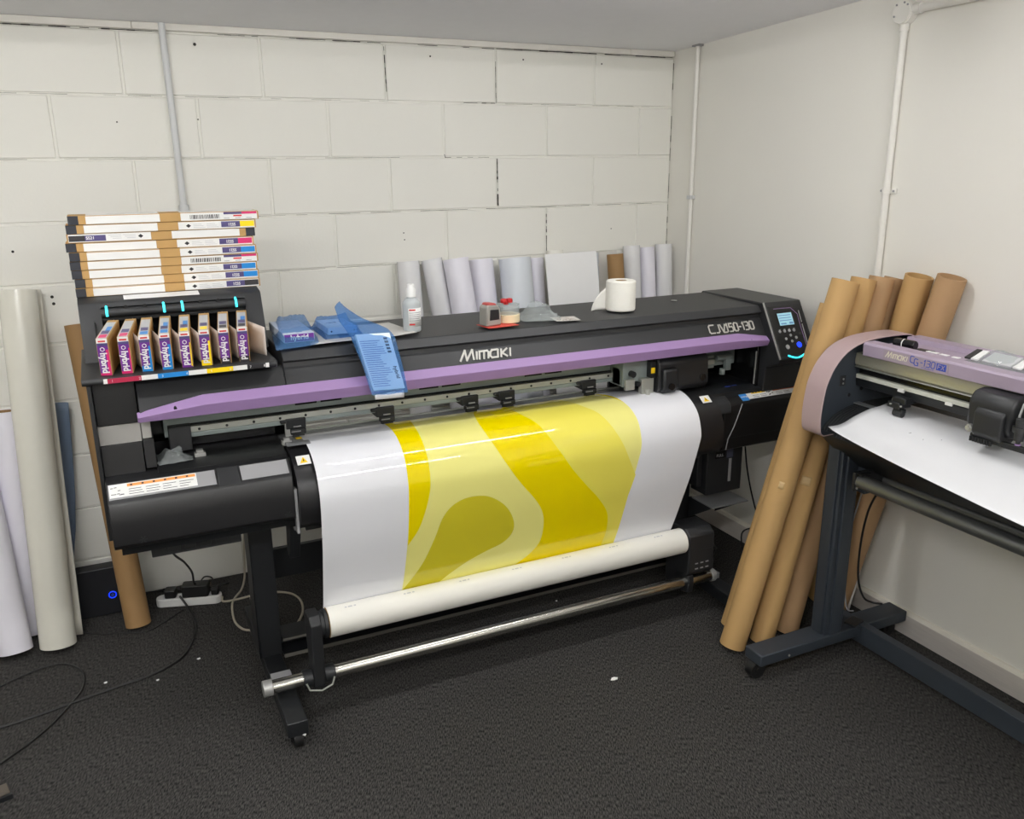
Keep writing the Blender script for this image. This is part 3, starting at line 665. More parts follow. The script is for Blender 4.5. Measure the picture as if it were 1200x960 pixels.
# right bay: maintenance station details, hose rail
mb = MB(); mb.prism([(-.80, .872), (-.80, .882), (-1.03, .882), (-1.05, .872)], 'x', -.545, -.302); mb.build('station_deck', m_blk, PR)
mb = MB(); mb.box(-.50, -.46, -1.0, -.985, .8825, .889); mb.box(-.46, -.40, -.975, -.965, .8825, .887); mb.box(-.405, -.375, -.99, -.98, .8825, .889); mb.build('station_wiper', m_ink['ltgrey'], PR)
mb = MB(); mb.box(-.43, -.405, -1.035, -1.022, .8825, .8845); mb.box(-.395, -.37, -1.03, -1.018, .8825, .8845); mb.build('station_pad', m_ink['blue'], PR)
mb = MB(); mb.box(-.545, -.43, -.955, -.94, .985, .998); mb.cyl((-.42, -.955, .985), (-.345, -.955, .985), .013, 14); mb.box(-.375, -.35, -.965, -.945, .93, .99); mb.cyl((-.39, -.96, .94), (-.39, -.96, .915), .012, 12)
mb.build('hose_guide', m_alug, PR, bevel=.002)
# --- stand
def stand_leg(x, nm='stand_leg'):
    s = MB(); s.box(x-.037, x+.037, -.90, -.80, .10, .70); s.box(x-.041, x-.037, -.905, -.795, .10, .68)
    s.build(nm, m_frame, PR, bevel=.003)
def stand_foot(x):
    s = MB(); s.box(x-.032, x+.032, -1.315, -.50, .052, .102); o = s.build('stand_foot', m_frame, PR, bevel=.003)
    s = MB(); s.box(x-.032, x+.032, -1.13, -1.05, .102, .125); s.build('bar_seat', m_ink['grey'], o)
    for y in (-1.285, -.54):
        s = MB(); s.cyl((x-.014, y, .030), (x+.014, y, .030), .029, 24); s.cyl((x-.018, y, .030), (x+.018, y, .030), .010, 12)
        s.box(x-.022, x-.016, y-.012, y+.012, .024, .055); s.box(x+.016, x+.022, y-.012, y+.012, .024, .055); s.cyl((x, y, .044), (x, y, .056), .016, 14)
        w = s.build('caster', m_rubber, PR)
        if y < -1:
            s = MB(); s.prism([(x+.004, -1.300), (x+.030, -1.300), (x+.018, -1.322)], 'z', .050, .055); s.build('brake_lever', m_white, PR)
for x in (-2.243, -.512):
    stand_leg(x); stand_foot(x)
mb = MB(); mb.prism([(-.935, .176), (-.84, .176), (-.84, .104), (-.935, .104), (-.935, .108), (-.846, .108), (-.846, .172), (-.935, .172)], 'x', -2.206, -.549); xb = mb.build('stand_crossbar', m_frame, PR)
mb = MB(); mb.box(-2.206, -.549, -.9385, -.9355, .168, .1765); mb.build('upper_lip', m_lit_edge, xb)
mb = MB(); mb.box(-2.206, -.549, -.9385, -.9355, .1035, .1165); mb.build('lower_lip', m_lit_edge, xb)
mb = MB(); mb.box(-2.206, -.549, -.74, -.72, .31, .425); mb.build('rear_crossbar', m_frame, PR, bevel=.002)
for x in (-2.155, -2.03):
    s = MB(); s.prism([(-1.09, .69), (-1.0, .69), (-.97, .52), (-.985, .505), (-1.01, .505)], 'x', x-.017, x+.017)
    o = s.build('hanger_bracket', m_frame, PR, bevel=.002)
    for z in (.66, .635):
        q = MB(); q.box(x-.008, x+.008, -1.0905, -1.07, z, z+.006); q.build('bracket_slot', m_ink['grey'], o)
# --- take-up unit
mb = MB(); mb.cyl((-2.305, -1.17, .152), (-.553, -1.17, .152), .022, 28); mb.build('take_up_bar', m_chrome, PR)
mb = MB(); mb.cyl((-2.318, -1.17, .152), (-2.288, -1.17, .152), .026, 24); mb.build('bar_end_cap', m_silver, PR, bevel=.002)
mb = MB(); mb.cyl((-.566, -1.17, .152), (-.546, -1.17, .152), .026, 24); mb.build('bar_end_cap', m_silver, PR, bevel=.002)
mb = MB(); mb.prism([(-1.105, .345), (-1.125, .372), (-1.180, .374), (-1.205, .35), (-1.205, .25), (-1.198, .17), (-1.200, .15), (-1.19, .118), (-1.155, .112), (-1.13, .16)], 'x', -2.160, -2.124)
arm = mb.build('take_up_arm', m_blk, PR, bevel=.004)
mb = MB(); mb.cyl((-2.125, -1.155, .325), (-2.0985, -1.155, .325), .043, 28); mb.cyl((-2.112, -1.155, .325), (-2.0985, -1.155, .325), .047, 28); mb.build('core_flange', m_frame, arm, bevel=.002)
for a, b_ in ((-2.192, -2.160), (-2.124, -2.088)):
    s = MB(); s.cyl((a, -1.17, .152), (b_, -1.17, .152), .029, 20); s.build('bar_clamp', m_frame, arm, bevel=.003)
mb = MB(); mb.sweep([(-2.186, -1.20, .15), (-2.178, -1.206, .128), (-2.14, -1.208, .118), (-2.105, -1.206, .13), (-2.095, -1.2, .152)], .003, 6); mb.build('clamp_wire', m_rail, arm)
mb = MB(); mb.prism([(-1.05, .12), (-1.05, .36), (-1.08, .376), (-1.165, .376), (-1.198, .355), (-1.203, .20), (-1.190, .185), (-1.14, .180), (-1.13, .10), (-1.06, .10)], 'x', -.695, -.575)
mo = mb.build('take_up_motor', m_blk, PR, bevel=.006)
mb = MB(); mb.prism([(-1.12, .19), (-1.20, .19), (-1.206, .16), (-1.20, .118), (-1.16, .108), (-1.12, .12)], 'x', -.695, -.668); mb.build('bar_clamp', m_frame, mo, bevel=.004)
mb = MB(); mb.cyl((-.714, -1.155, .325), (-.695, -1.155, .325), .046, 28); mb.build('core_flange', m_frame, mo, bevel=.002)
FM = frame_fn((-.685, -1.2028, .205), (1, 0, 0), Vector((0, .005, .15)))
mb = MB()
for k in range(3):
    for r_ in range(2): plate(mb, FM, .02+.025*k, .034+.025*k, .008+.022*r_, .013+.022*r_, .0005, .0012)
mb.build('switch_legend', m_ink['grey'], mo)
mb = MB(); plate(mb, FM, .0, .10, .085, .088, .0005, .002); mb.build('motor_seam', m_blk2, mo)
mb = MB(); mb.sweep([(-.573, -1.11, .29), (-.53, -1.12, .285), (-.495, -1.12, .23), (-.51, -1.12, .17), (-.54, -1.09, .13)], .003, 6); mb.build('motor_cable', m_cable, PR)
mb = MB(); mb.box(-.575, -.553, -1.135, -1.10, .245, .300); mb.build('cable_plug', m_ink['grey'], mo, bevel=.003)
# --- waste ink bottle holder at the right leg, with its tray
mb = MB(); mb.box(-.495, -.315, -1.03, -.93, .43, .655); mb.box(-.52, -.495, -1.0, -.93, .46, .66); wb = mb.build('waste_ink_holder', m_blk, PR, bevel=.004)
mb = MB(); mb.box(-.385, -.372, -1.0318, -1.029, .475, .575); mb.build('level_window', m_ink['grey'], wb)
mb = MB(); mb.box(-.455, -.405, -1.0312, -1.0295, .583, .611); mb.build('full_label', m_dark_hole, wb)
text('FULL', .017, m_ink['ltgrey'], 'full_word', wb, (-.451, -1.0313, .590), (1, 0, 0), (0, 0, 1), .0003)
mb = MB(); mb.box(-.398, -.366, -1.0312, -1.0295, .580, .615); mb.build('side_label', mat('dull_navy', srgb(70, 74, 92), .5), wb)
mb = MB(); mb.box(-.318, -.288, -1.0, -.95, .45, .52); mb.box(-.318, -.288, -1.0, -.95, .60, .64); mb.build('bottle_cap', m_blk2, wb, bevel=.004)
mb = MB(); mb.box(-.50, -.315, -1.085, -.95, .392, .398); mb.build('bottle_tray', m_plat, PR, bevel=.001)
for x in (-.50, -.36):
    s = MB(); s.prism([(-1.08, .392), (-.93, .392), (-.93, .30)], 'x', x, x+.01); s.build('tray_gusset', m_frame, PR)

# --- ink station on the left end
mb = MB(); mb.prism([(-.63, 1.168), (-.63, 1.186), (-1.086, 1.186), (-1.092, 1.180), (-1.092, 1.174), (-1.086, 1.168)], 'x', -2.70, -2.172); sh = mb.build('ink_shelf', m_blk2, PR, bevel=.0015)
IH = [(-.60, 1.186), (-.60, 1.345), (-.62, 1.3635), (-.73, 1.3635), (-.785, 1.355), (-.792, 1.350), (-.86, 1.186)]
mb = MB()
mb.prism(IH, 'x', -2.688, -2.628); mb.prism(IH, 'x', -2.207, -2.155)
mb.prism([(-.60, 1.186), (-.60, 1.345), (-.62, 1.3635), (-.73, 1.3635), (-.785, 1.355), (-.792, 1.350), (-.796, 1.339), (-.72, 1.328), (-.70, 1.186)], 'x', -2.628, -2.207)
st = mb.build('ink_station', m_blk2, PR)
mb = MB(); mb.cyl((-2.628, -.800, 1.322), (-2.207, -.800, 1.322), .014, 20); hb = mb.build('station_bar', m_blk2, PR)
mb = MB(); mb.box(-2.628, -2.207, -.79, -.75, 1.295, 1.328); mb.build('station_head', m_frame, PR)
SX = [-2.626+.0527*i for i in range(8)]
for i, x in enumerate(SX):
    s = MB(); s.box(x-.024, x-.021, -.83, -.72, 1.187, 1.30); s.build('slot_divider', m_frame, st)
    xl = -2.612+.0537*i
    if i in (0, 3, 4, 7):
        s = MB(); s.sweep([(xl, -.797, 1.341), (xl, -.811, 1.334), (xl, -.8155, 1.324), (xl, -.815, 1.314)], .0036, 8); s.build('ink_light', m_led, st)
    else:
        s = MB(); s.cyl((xl, -.80, 1.335), (xl, -.808, 1.338), .006, 12); s.build('light_window', m_dark_hole, st)
# paper note on the station top
mb = MB(); mb.box(-2.56, -2.34, -.779, -.735, 1.3595, 1.3605, rot=Matrix.Rotation(.155, 3, 'X')); mb.build('paper_note', m_paper, PR)
# colour strip along the shelf edge
FS = frame_fn((-2.645, -1.0922, 1.171), (1, 0, 0), (0, 0, 1))
segs = [(0, .010, 'white'), (.010, .097, 'crimson'), (.097, .140, 'white'), (.140, .222, 'cyan'), (.222, .272, 'white'), (.272, .345, 'yellow'), (.345, .385, 'white'), (.385, .397, 'blackink'), (.397, .438, 'blackink'), (.438, .448, 'white')]
for a, b, k in segs:
    s = MB(); plate(s, FS, a, b, .0, .0135, .0, .0009); o = s.build('colour_strip', m_white if k == 'white' else m_ink[k], sh)
for n_, u in enumerate((.02, .09, .15, .215, .282, .335, .392, .432)):
    text(str(n_+1), .010, m_white, 'slot_number', sh, FS(u, .003, .0012), (1, 0, 0), (0, 0, 1), .0002)

# ------------------------------------------------------------------ the print: sheet with the yellow design, wound on its roll
def spline(pts, n=6):
    out = []
    for i in range(len(pts)-1):
        p0 = Vector(pts[max(i-1, 0)]); p1 = Vector(pts[i]); p2 = Vector(pts[i+1]); p3 = Vector(pts[min(i+2, len(pts)-1)])
        for k in range(n):
            t = k/n
            out.append(tuple(.5*((2*p1)+(-p0+p2)*t+(2*p0-5*p1+4*p2-p3)*t*t+(-p0+3*p1-3*p2+p3)*t**3)))
    out.append(tuple(pts[-1])); return out
prof_raw_len = [0]
for a, b in zip(MEDIA, MEDIA[1:]): prof_raw_len.append(prof_raw_len[-1]+math.hypot(b[0]-a[0], b[1]-a[1]))
PROF = spline(MEDIA, 5)
PL = [0]
for a, b in zip(PROF, PROF[1:]): PL.append(PL[-1]+math.hypot(b[0]-a[0], b[1]-a[1]))
PNRM = []
for i in range(len(PROF)):
    a = PROF[max(i-1, 0)]; b = PROF[min(i+1, len(PROF)-1)]; l = math.hypot(b[0]-a[0], b[1]-a[1]) or 1
    t = ((b[0]-a[0])/l, (b[1]-a[1])/l); PNRM.append((t[1], -t[0]))      # out of the front face
def on_sheet(u, v, w=0):
    import bisect
    k = min(max(bisect.bisect_right(PL, v)-1, 0), len(PL)-2); s = (v-PL[k])/(PL[k+1]-PL[k])
    f = lambda A: (A[k][0]*(1-s)+A[k+1][0]*s, A[k][1]*(1-s)+A[k+1][1]*s)
    y, z = f(PROF); ny, nz = f(PNRM)
    return Vector((u, y+ny*w, z+nz*w))
def clip(poly, v0, v1):
    for sgn, lim in ((1, v0), (-1, -v1)):
        out = []
        for i in range(len(poly)):
            p, q = poly[i], poly[(i+1) % len(poly)]; a, b = sgn*p[1]-lim, sgn*q[1]-lim
            if a >= 0: out.append(p)
            if (a >= 0) != (b >= 0):
                t = a/(a-b); out.append((p[0]+(q[0]-p[0])*t, p[1]+(q[1]-p[1])*t))
        poly = out
        if len(poly) < 3: return []
    return poly
def closed_spline(pts, corners=()):
    """smooth a closed outline, keeping the listed vertices sharp"""
    n = len(pts); out = []
    for i in range(n):
        p1, p2 = Vector(pts[i]), Vector(pts[(i+1) % n])
        p0 = p1 if i in corners else Vector(pts[i-1]); p3 = p2 if (i+1) % n in corners else Vector(pts[(i+2) % n])
        for k in range(5):
            t = k/5
            q = .5*((2*p1)+(-p0+p2)*t+(2*p0-5*p1+4*p2-p3)*t*t+(-p0+3*p1-3*p2+p3)*t**3); out.append((q.x, q.y))
    return out
VEND = PL[-1]-.04
SH_A = [(-1.815, 0), (-1.722, 0), (-1.735, .08), (-1.740, .142), (-1.742, .208), (-1.742, .259), (-1.743, .312), (-1.747, .36), (-1.762, .424), (-1.785, .489), (-1.820, .545)]
SH_BLOB = [(-1.832, .735), (-1.785, .667), (-1.755, .613), (-1.726, .535), (-1.704, .467), (-1.673, .426), (-1.629, .405), (-1.578, .403), (-1.533, .415), (-1.486, .448),
           (-1.453, .491), (-1.434, .542), (-1.439, .584), (-1.472, .617), (-1.532, .638), (-1.599, .666), (-1.657, .701), (-1.70, .735)]
SH_BAND = [(-1.480, 0), (-1.366, 0), (-1.364, .05), (-1.353, .117), (-1.322, .18), (-1.299, .238), (-1.265, .298), (-1.22, .365), (-1.16, .437), (-1.104, .5), (-1.061, .56), (-1.044, .607), (-1.042, .671),
           (-1.053, .735), (-1.415, .735), (-1.357, .694), (-1.32, .641), (-1.316, .564), (-1.333, .502), (-1.368, .448), (-1.408, .399), (-1.451, .34), (-1.491, .271), (-1.516, .206), (-1.523, .134), (-1.505, .05)]
SH_PALE = [(-1.45, 0), (-1.15, 0), (-1.135, .05), (-1.109, .117), (-1.074, .172), (-1.047, .235), (-1.019, .292), (-.987, .363), (-.952, .435), (-.972, .518), (-.982, .621), (-.996, .735), (-1.2, .735), (-1.25, .52), (-1.40, .25)]
SH_BASE = [(-1.815, 0), (-.97, 0), (-.953, .06), (-.941, .141), (-.935, .207), (-.934, .262), (-.936, .326), (-.95, .4), (-.972, .518), (-.982, .621), (-.996, .735), (-1.832, .735), (-1.822, .56), (-1.817, .3)]
SH_SLIV = [(-.99, 0), (-.97, 0), (-.953, .06), (-.941, .141), (-.955, .10)]
def sheet_u(s, v):                              # edges of the film: slightly narrower towards the roll
    k = max(0, min(1, (v-.33)/.40)); return -2.10*(1-s)+(-.67-.063*k**.85)*s
mb = MB()
nv = len(PROF)-1
V = [[mb.bm.verts.new((sheet_u(i/8, PL[j]), PROF[j][0], PROF[j][1])) for j in range(nv+1)] for i in range(9)]
for i in range(8):
    for j in range(nv): mb.bm.faces.new((V[i][j], V[i][j+1], V[i+1][j+1], V[i+1][j])).material_index = 0
def lay(poly, m, w):
    for j in range(nv):
        c = clip(poly, PL[j], min(PL[j+1], .7351))
        if len(c) >= 3:
            c2 = [c[0]]
            for q in c[1:]:
                if math.hypot(q[0]-c2[-1][0], q[1]-c2[-1][1]) > 1e-6: c2.append(q)
            if math.hypot(c2[0][0]-c2[-1][0], c2[0][1]-c2[-1][1]) < 1e-6: c2.pop()
            if len(c2) < 3: continue
            f = mb.face([on_sheet(u, v, w) for u, v in c2], m); f.normal_update()
            if f.normal.y > 0 and f.normal.z < .9 or f.normal.z < -.9: f.normal_flip()
lay(closed_spline(SH_BASE, (0, 1, 9, 10, 11)), 1, .0003)
lay(closed_spline(SH_PALE, (0, 1, 8, 9, 10, 11, 12, 13, 14)), 2, .0005)
lay(closed_spline(SH_BLOB, (0, 17)), 3, .0005)
lay(closed_spline(SH_A, (0, 1, 10)), 4, .0007)
lay(closed_spline(SH_BAND, (0, 1, 13, 14)), 4, .0007)
lay(SH_SLIV, 4, .0007)
PRN = empty('printed_vinyl_roll', (-1.39, -1.155, .276), 'glossy white vinyl with yellow curved design, rolling onto the white take-up roll under the printer', 'print')
mb.build('printed_sheet', [m_vinyl, m_ybase, m_ypale, m_yblob, m_ydark], PRN, ang=60, weld=.00004)
mb = MB(); mb.cyl((-2.0965, -1.155, .325), (-.703, -1.155, .325), .0490, 48, 0, mcap=1); mb.build('wound_roll', [m_rollw, m_kraft], PRN)
mb = MB()
for k in range(7):
    x = -2.04+k*.2; y, z = -1.155-.0493*math.sin(.25), .325+.0493*math.cos(.25)
    F = frame_fn((x, y, z), (1, 0, 0), (0, math.cos(.25), math.sin(.25)))
    for d in (0, .011, .018, .03): plate(mb, F, d, d+.007, -.004, .001, .0, .0003)
mb.build('backing_print', m_ink['ltgrey'], PRN)
mb = MB(); mb.pipe((-2.0985, -1.155, .325), (-2.0945, -1.155, .325), .042, .038, 32); mb.build('roll_core', m_kraft, PRN)

# ================================================================== ink cartridges in the station's slots
def local_box(mb, w0, w1, y0, y1, z0, z1, m=0): mb.box(w0, w1, y0, y1, z0, z1, m)
CARTS = [('magenta', 'magenta', .45, 'ink cartridge with magenta edge strip, standing at the left end of the ink station'),
         ('magenta', 'magenta', .2, 'ink cartridge with thin magenta edge strip, second from the left end of the ink station'),
         ('cyan', 'cyan', .35, 'ink cartridge with blue foot, third from the left in the ink station'),
         ('cyan', 'cyan', .5, 'ink cartridge with wide blue edge strip, fourth from the left in the ink station'),
         ('yellow', 'yellow', .2, 'ink cartridge with thin yellow edge strip, fifth from the left in the ink station'),
         ('yellow', 'yellow', .35, 'ink cartridge with yellow foot, sixth from the left in the ink station'),
         ('blackink', 'blackink', .1, 'ink cartridge with black foot, seventh from the left in the ink station'),
         ('blackink', 'blackink', .1, 'ink cartridge with black foot at the right end of the ink station')]
YAWS = [math.radians(q) for q in (-10, -8.5, -6, -5.5, -6, -7, -7.8, -8.6)]
for i, (k, k2, wide, lab) in enumerate(CARTS):
    x = -2.634+.0535*i
    t = empty('ink_cartridge', (x, -1.056, 1.1868), lab, 'ink cartridge', 'ink cartridges in the printer')
    def add(mb, nm, m, bev=0, par=t):
        o = mb.build(nm, m, None, bevel=bev); o.parent = par; return o
    w, h = .0152, .106
    mb = MB(); mb.box(-w, w, 0, .215, 0, h); body = add(mb, 'carton', m_kbox, .0008)
    F = frame_fn((-w, 0, 0), (1, 0, 0), (0, 0, 1))
    mb = MB(); plate(mb, F, .001, .0285, .0, .094, .0002, .0006); lb = add(mb, 'front_label', m_ink['violet'])
    mb = MB(); plate(mb, F, .001, .0285, .093, .106, .0002, .0007); add(mb, 'white_band', m_white)
    mb = MB(); plate(mb, F, .005, .024, .096, .1005, .0007, .0010); add(mb, 'maker_mark', m_ink['red'])
    mb = MB(); plate(mb, F, .001, .0285, .085, .093, .0006, .0009); add(mb, 'range_band', m_ink['dkpurple'])
    s_ = .0285-.022*wide*.7
    mb = MB(); plate(mb, F, max(s_, .0185), .0285, .004, .074, .0006, .0009); add(mb, 'colour_strip', m_ink[k])
    if i in (2, 3, 5, 6, 7, 0, 1):
        mb = MB(); plate(mb, F, .001, .0285, 0, .017 if i in (2, 5, 6, 7) else .007, .0006, .0010); add(mb, 'colour_foot', m_ink[k])
    o = text('hybrid', .0245, m_white, 'brand_word', None, (-w+.0065, -.0012, .066), (0, 0, -1), (1, 0, 0), .0002, bold=.0008, fit=.058); o.parent = t
    mb = MB(); c0 = Vector((-w+.0135, -.0012, .0755))
    mb.sweep([c0+Vector((.0055*math.cos(a*PI/3+PI/6), 0, .0055*math.sin(a*PI/3+PI/6))) for a in range(7)], .0011, 6); add(mb, 'brand_mark', m_white)
    Ft = frame_fn((-w, .002, h), (1, 0, 0), (0, 1, 0))
    mb = MB(); plate(mb, Ft, .002, .027, .0, .185, .0002, .0006); add(mb, 'top_label', m_ink['ltgrey'])
    mb = MB(); plate(mb, Ft, .005, .025, .048, .085, .0006, .0009); add(mb, 'top_word', m_ink['dkpurple'])
    mb = MB(); plate(mb, Ft, .005, .025, .006, .040, .0006, .0009); add(mb, 'top_colour', m_ink[k])
    if i in (0, 3, 4, 7):
        mb = MB(); plate(mb, Ft, .012, .025, .075, .130, .0006, .0009); add(mb, 'top_flash', m_ink['signblue'])
    t.rotation_euler = (math.radians(4), 0, YAWS[i])
CARDP = ['second', 'third', 'third', 'fourth', 'fifth', 'sixth', 'last']
CARDL = ['white paper flap beside the second ink cartridge', 'white paper flap close against the third ink cartridge', 'white paper flap between the fourth and fifth ink cartridges',
         'white paper flap between the fifth and sixth ink cartridges', 'white paper flap between the sixth and seventh ink cartridges',
         'white paper flap between the two black-footed ink cartridges', 'white paper flap at the right end of the ink station']
for n_, i in enumerate((1, 2, 3, 4, 5, 6, 7)):
    x = -2.634+.0535*i
    t = empty('card_flap', (x+.017, -1.008, 1.187), CARDL[n_], 'card', 'white flaps between the ink cartridges')
    mb = MB(); mb.grid(lambda u, v: Vector((.001+.022*u+(.026*u+.003 if i == 7 else 0), .105-.125*u, .004+v*(.100-.014*u)+.002*u)), 8, 4)
    o = mb.build('flap', mat('flap_paper', srgb(222, 212, 206), .5) if n_ == 0 else bpy.data.materials['flap_paper'], None, solid=.001); o.parent = t
    mb = MB()
    for r_ in range(4):
        a = Vector((.030, .042-.0015, .03+.006*r_)); b = Vector((.050, -.006-.0015, .029+.006*r_)); mb.face([a, b, b+Vector((0, 0, .0018)), a+Vector((0, 0, .0018))])
    o = mb.build('flap_print', m_ink['ltgrey'], None); o.parent = t

# ================================================================== ink boxes stacked on the station
ZS = 1.3642; BHt = .0270
BOX = [  # from the bottom up: left offset, right offset, style
    (95, 1178, 'blackink', 'black-labelled white ink box at the bottom of the stack on the ink station'),
    (90, 1172, 'cyan', 'blue-labelled white ink box, second from the bottom of the stack'),
    (70, 1160, 'cyan', 'blue-labelled white ink box, third from the bottom of the stack'),
    (60, 1165, 'barcode', 'barcoded white ink box lying low in the stack, between two blue-labelled boxes'),
    (55, 1155, 'cyan', 'blue-labelled white ink box, topmost of the three blue-labelled ones'),
    (35, 1138, 'magenta', 'pink-labelled white ink box in the middle of the stack'),
    (40, 1145, 'rev', 'white ink box turned end for end, its black label at the left'),
    (35, 1150, 'yellow', 'yellow-labelled white ink box, second from the top of the stack'),
    (45, 1165, 'barcode', 'barcoded white ink box lying topmost on the stack')]
zx = lambda v: -2.686+(v-95)*.000482
for i, (l, r, style, lab) in enumerate(BOX):
    z0 = ZS+BHt*i; yf = -.728+.003*((i*7) % 4)
    py_ = 240+(520-i*53)/5; x0 = at(70+l/5, py_, 'y', yf).x; x1 = at(70+r/5, py_-5, 'y', yf).x; ln = x1-x0
    t = empty('ink_box', ((x0+x1)/2, -.68, z0), lab, 'box', 'ink boxes stacked on the ink station')
    mb = MB(); mb.box(x0, x1, yf, yf+.105, z0+.0004, z0+BHt-.0008); mb.build('carton', m_kbox, t, bevel=.0008)
    rev = style == 'rev'
    if not rev: F = frame_fn((x0, yf, z0), (1, 0, 0), (0, 0, 1)); q = lambda a: a*ln
    else: F = frame_fn((x1, yf, z0+BHt), (-1, 0, 0), (0, 0, -1)); q = lambda a: a*ln
    if rev:    # face seen upside down: plates grow the same way because F's normal still faces out
        pass
    hh = BHt-.0026
    mb = MB(); plate(mb, F, q(.0), q(.052), .0006, BHt-.001, .0001, .0006); mb.build('black_end', m_ink['navy'] if 'navy' not in m_ink else mat('box_black', srgb(40, 42, 50), .6) if i == 0 else bpy.data.materials['box_black'], t)
    mb = MB(); plate(mb, F, q(.088), q(.462), .0016, hh, .0001, .0006); mb.build('white_sleeve', m_white, t)
    mb = MB(); plate(mb, F, q(.572), q(.992), .0016, hh, .0001, .0006); mb.build('white_sleeve', m_white, t)
    mb = MB(); mb.box(x0+q(.09), x0+q(.46), yf+.003, yf+.102, z0+BHt-.0008, z0+BHt-.0005); mb.box(x0+q(.575), x0+q(.99), yf+.003, yf+.102, z0+BHt-.0008, z0+BHt-.0005); mb.build('top_sleeve', m_white, t)
    if style == 'barcode':
        rb = random.Random(i); mb = MB(); u = .622
        while u < .785:
            w = rb.uniform(.0016, .006); plate(mb, F, q(u), q(u+w), .006, .0185, .0006, .0009); u += w+rb.uniform(.0015, .005)
        mb.build('barcode', m_ink['blackink'], t)
        mb = MB(); plate(mb, F, q(.805), q(.905), .0175, hh, .0006, .0009); mb.build('name_band', m_ink['dkpurple'], t)
        mb = MB(); plate(mb, F, q(.905), q(.99), .0175, hh, .0006, .0009); mb.build('colour_band', m_ink['magenta'], t)
        mb = MB(); plate(mb, F, q(.858), q(.905), .0105, .0150, .0006, .0009); mb.build('red_mark', m_ink['red'], t)
        mb = MB()
        for a in (.805, .868, .93): plate(mb, F, q(a), q(a+.03), .005, .0066, .0006, .0009)
        mb.build('small_print', m_ink['grey'], t)
    else:
        k = 'blackink' if rev else style
        mb = MB(); plate(mb, F, q(.805), q(.91), .005, hh-.002, .0006, .0009); mb.build('name_band', m_ink['dkpurple'], t)
        mb = MB(); plate(mb, F, q(.91), q(.99), .005, hh-.002, .0006, .0009); mb.build('colour_band', m_ink[k], t)
        mb = MB(); mb.face([F(q(.612), .0125, .0008), F(q(.626), .0065, .0008), F(q(.640), .0125, .0008), F(q(.626), .0185, .0008)]); mb.build('diamond_mark', m_ink['blackink'], t)
        mb = MB()
        for a, n_ in ((.652, 3), (.725, 3)):
            for r_ in range(3): plate(mb, F, q(a), q(a+.066-.01*r_), .006+.005*r_, .0074+.005*r_, .0006, .0009)
        mb.build('small_print', m_ink['ltgrey'], t)
        if rev: text('SS21', .0125, m_white, 'range_word', t, F(q(.905), .017, .0011), (1, 0, 0), (0, 0, 1), .0001, bold=.0003)
        else: text('SS21', .0125, m_white, 'range_word', t, F(q(.885), .017, .0011), (-1, 0, 0), (0, 0, -1), .0001, bold=.0003)

# ================================================================== things lying on the printer lid
ZL = 1.2075
def film_bag(name, label, cat, corners, h, m, seed, group=None, wr=.006, nu=34, nv=38, power=.3, lift=None):
    """closed pouch on four base corners (front-left, front-right, back-right, back-left)"""
    FL, FR_, BR, BL_ = [Vector(c) for c in corners]
    def base(u, v): return (FL*(1-u)+FR_*u)*(1-v)+(BL_*(1-u)+BR*u)*v
    def top(u, v):
        p = base(u, v); ss = lambda q: q*q*(3-2*q)
        e = ss(min(1, min(u, 1-u)/power))*ss(min(1, min(v, 1-v)/power))
        n = noise.noise(Vector((u*4+seed, v*5, seed)))+.9*(.35-abs(noise.noise(Vector((u*8+seed, v*8, 3)))))
        hh = h*(lift(u, v) if lift else 1)
        return p+Vector((n*wr*.6, noise.noise(Vector((v*6, u*5, seed+9)))*wr, .0018+hh*e+n*wr*e+.0012*abs(n)))
    def bot(u, v): return base(u, v)+Vector((0, 0, .0008))
    t = empty(name, tuple((FL+FR_+BR+BL_)/4), label, cat, group)
    mb = MB(); A = mb.grid(top, nu, nv)
    mb.bm.verts.ensure_lookup_table()
    B = mb.grid(bot, nu, nv)
    for i in range(nu):
        for j in (0, nv): mb.bm.faces.new((A[i][j], A[i+1][j], B[i+1][j], B[i][j]))
    for j in range(nv):
        for i in (0, nu): mb.bm.faces.new((A[i][j], A[i][j+1], B[i][j+1], B[i][j]))
    bmesh.ops.recalc_face_normals(mb.bm, faces=mb.bm.faces[:])
    mb.build('film', m, t, ang=60)
    return t
# paper sheet under the pouches
mb = MB()
def paper_pt(u, v):
    a = Vector((-2.055, -1.020, ZL)); b = Vector((-1.70, -1.0, ZL)); c = Vector((-1.72, -.76, ZL)); d = Vector((-2.0, -.74, ZL))
    p = (a*(1-u)+b*u)*(1-v)+(d*(1-u)+c*u)*v; p.z += .0025+.004*max(0, u-.75)*4*(1-v)+.001*math.sin(7*u); return p
mb.grid(paper_pt, 20, 10)
tag(recenter(mb.build('paper_sheet', mat('grey_paper', srgb(196, 194, 190), .6), None, solid=.0008), (-1.87, -.88, ZL)), 'pale grey paper sheet lying under the blue pouches on the lid', 'paper')
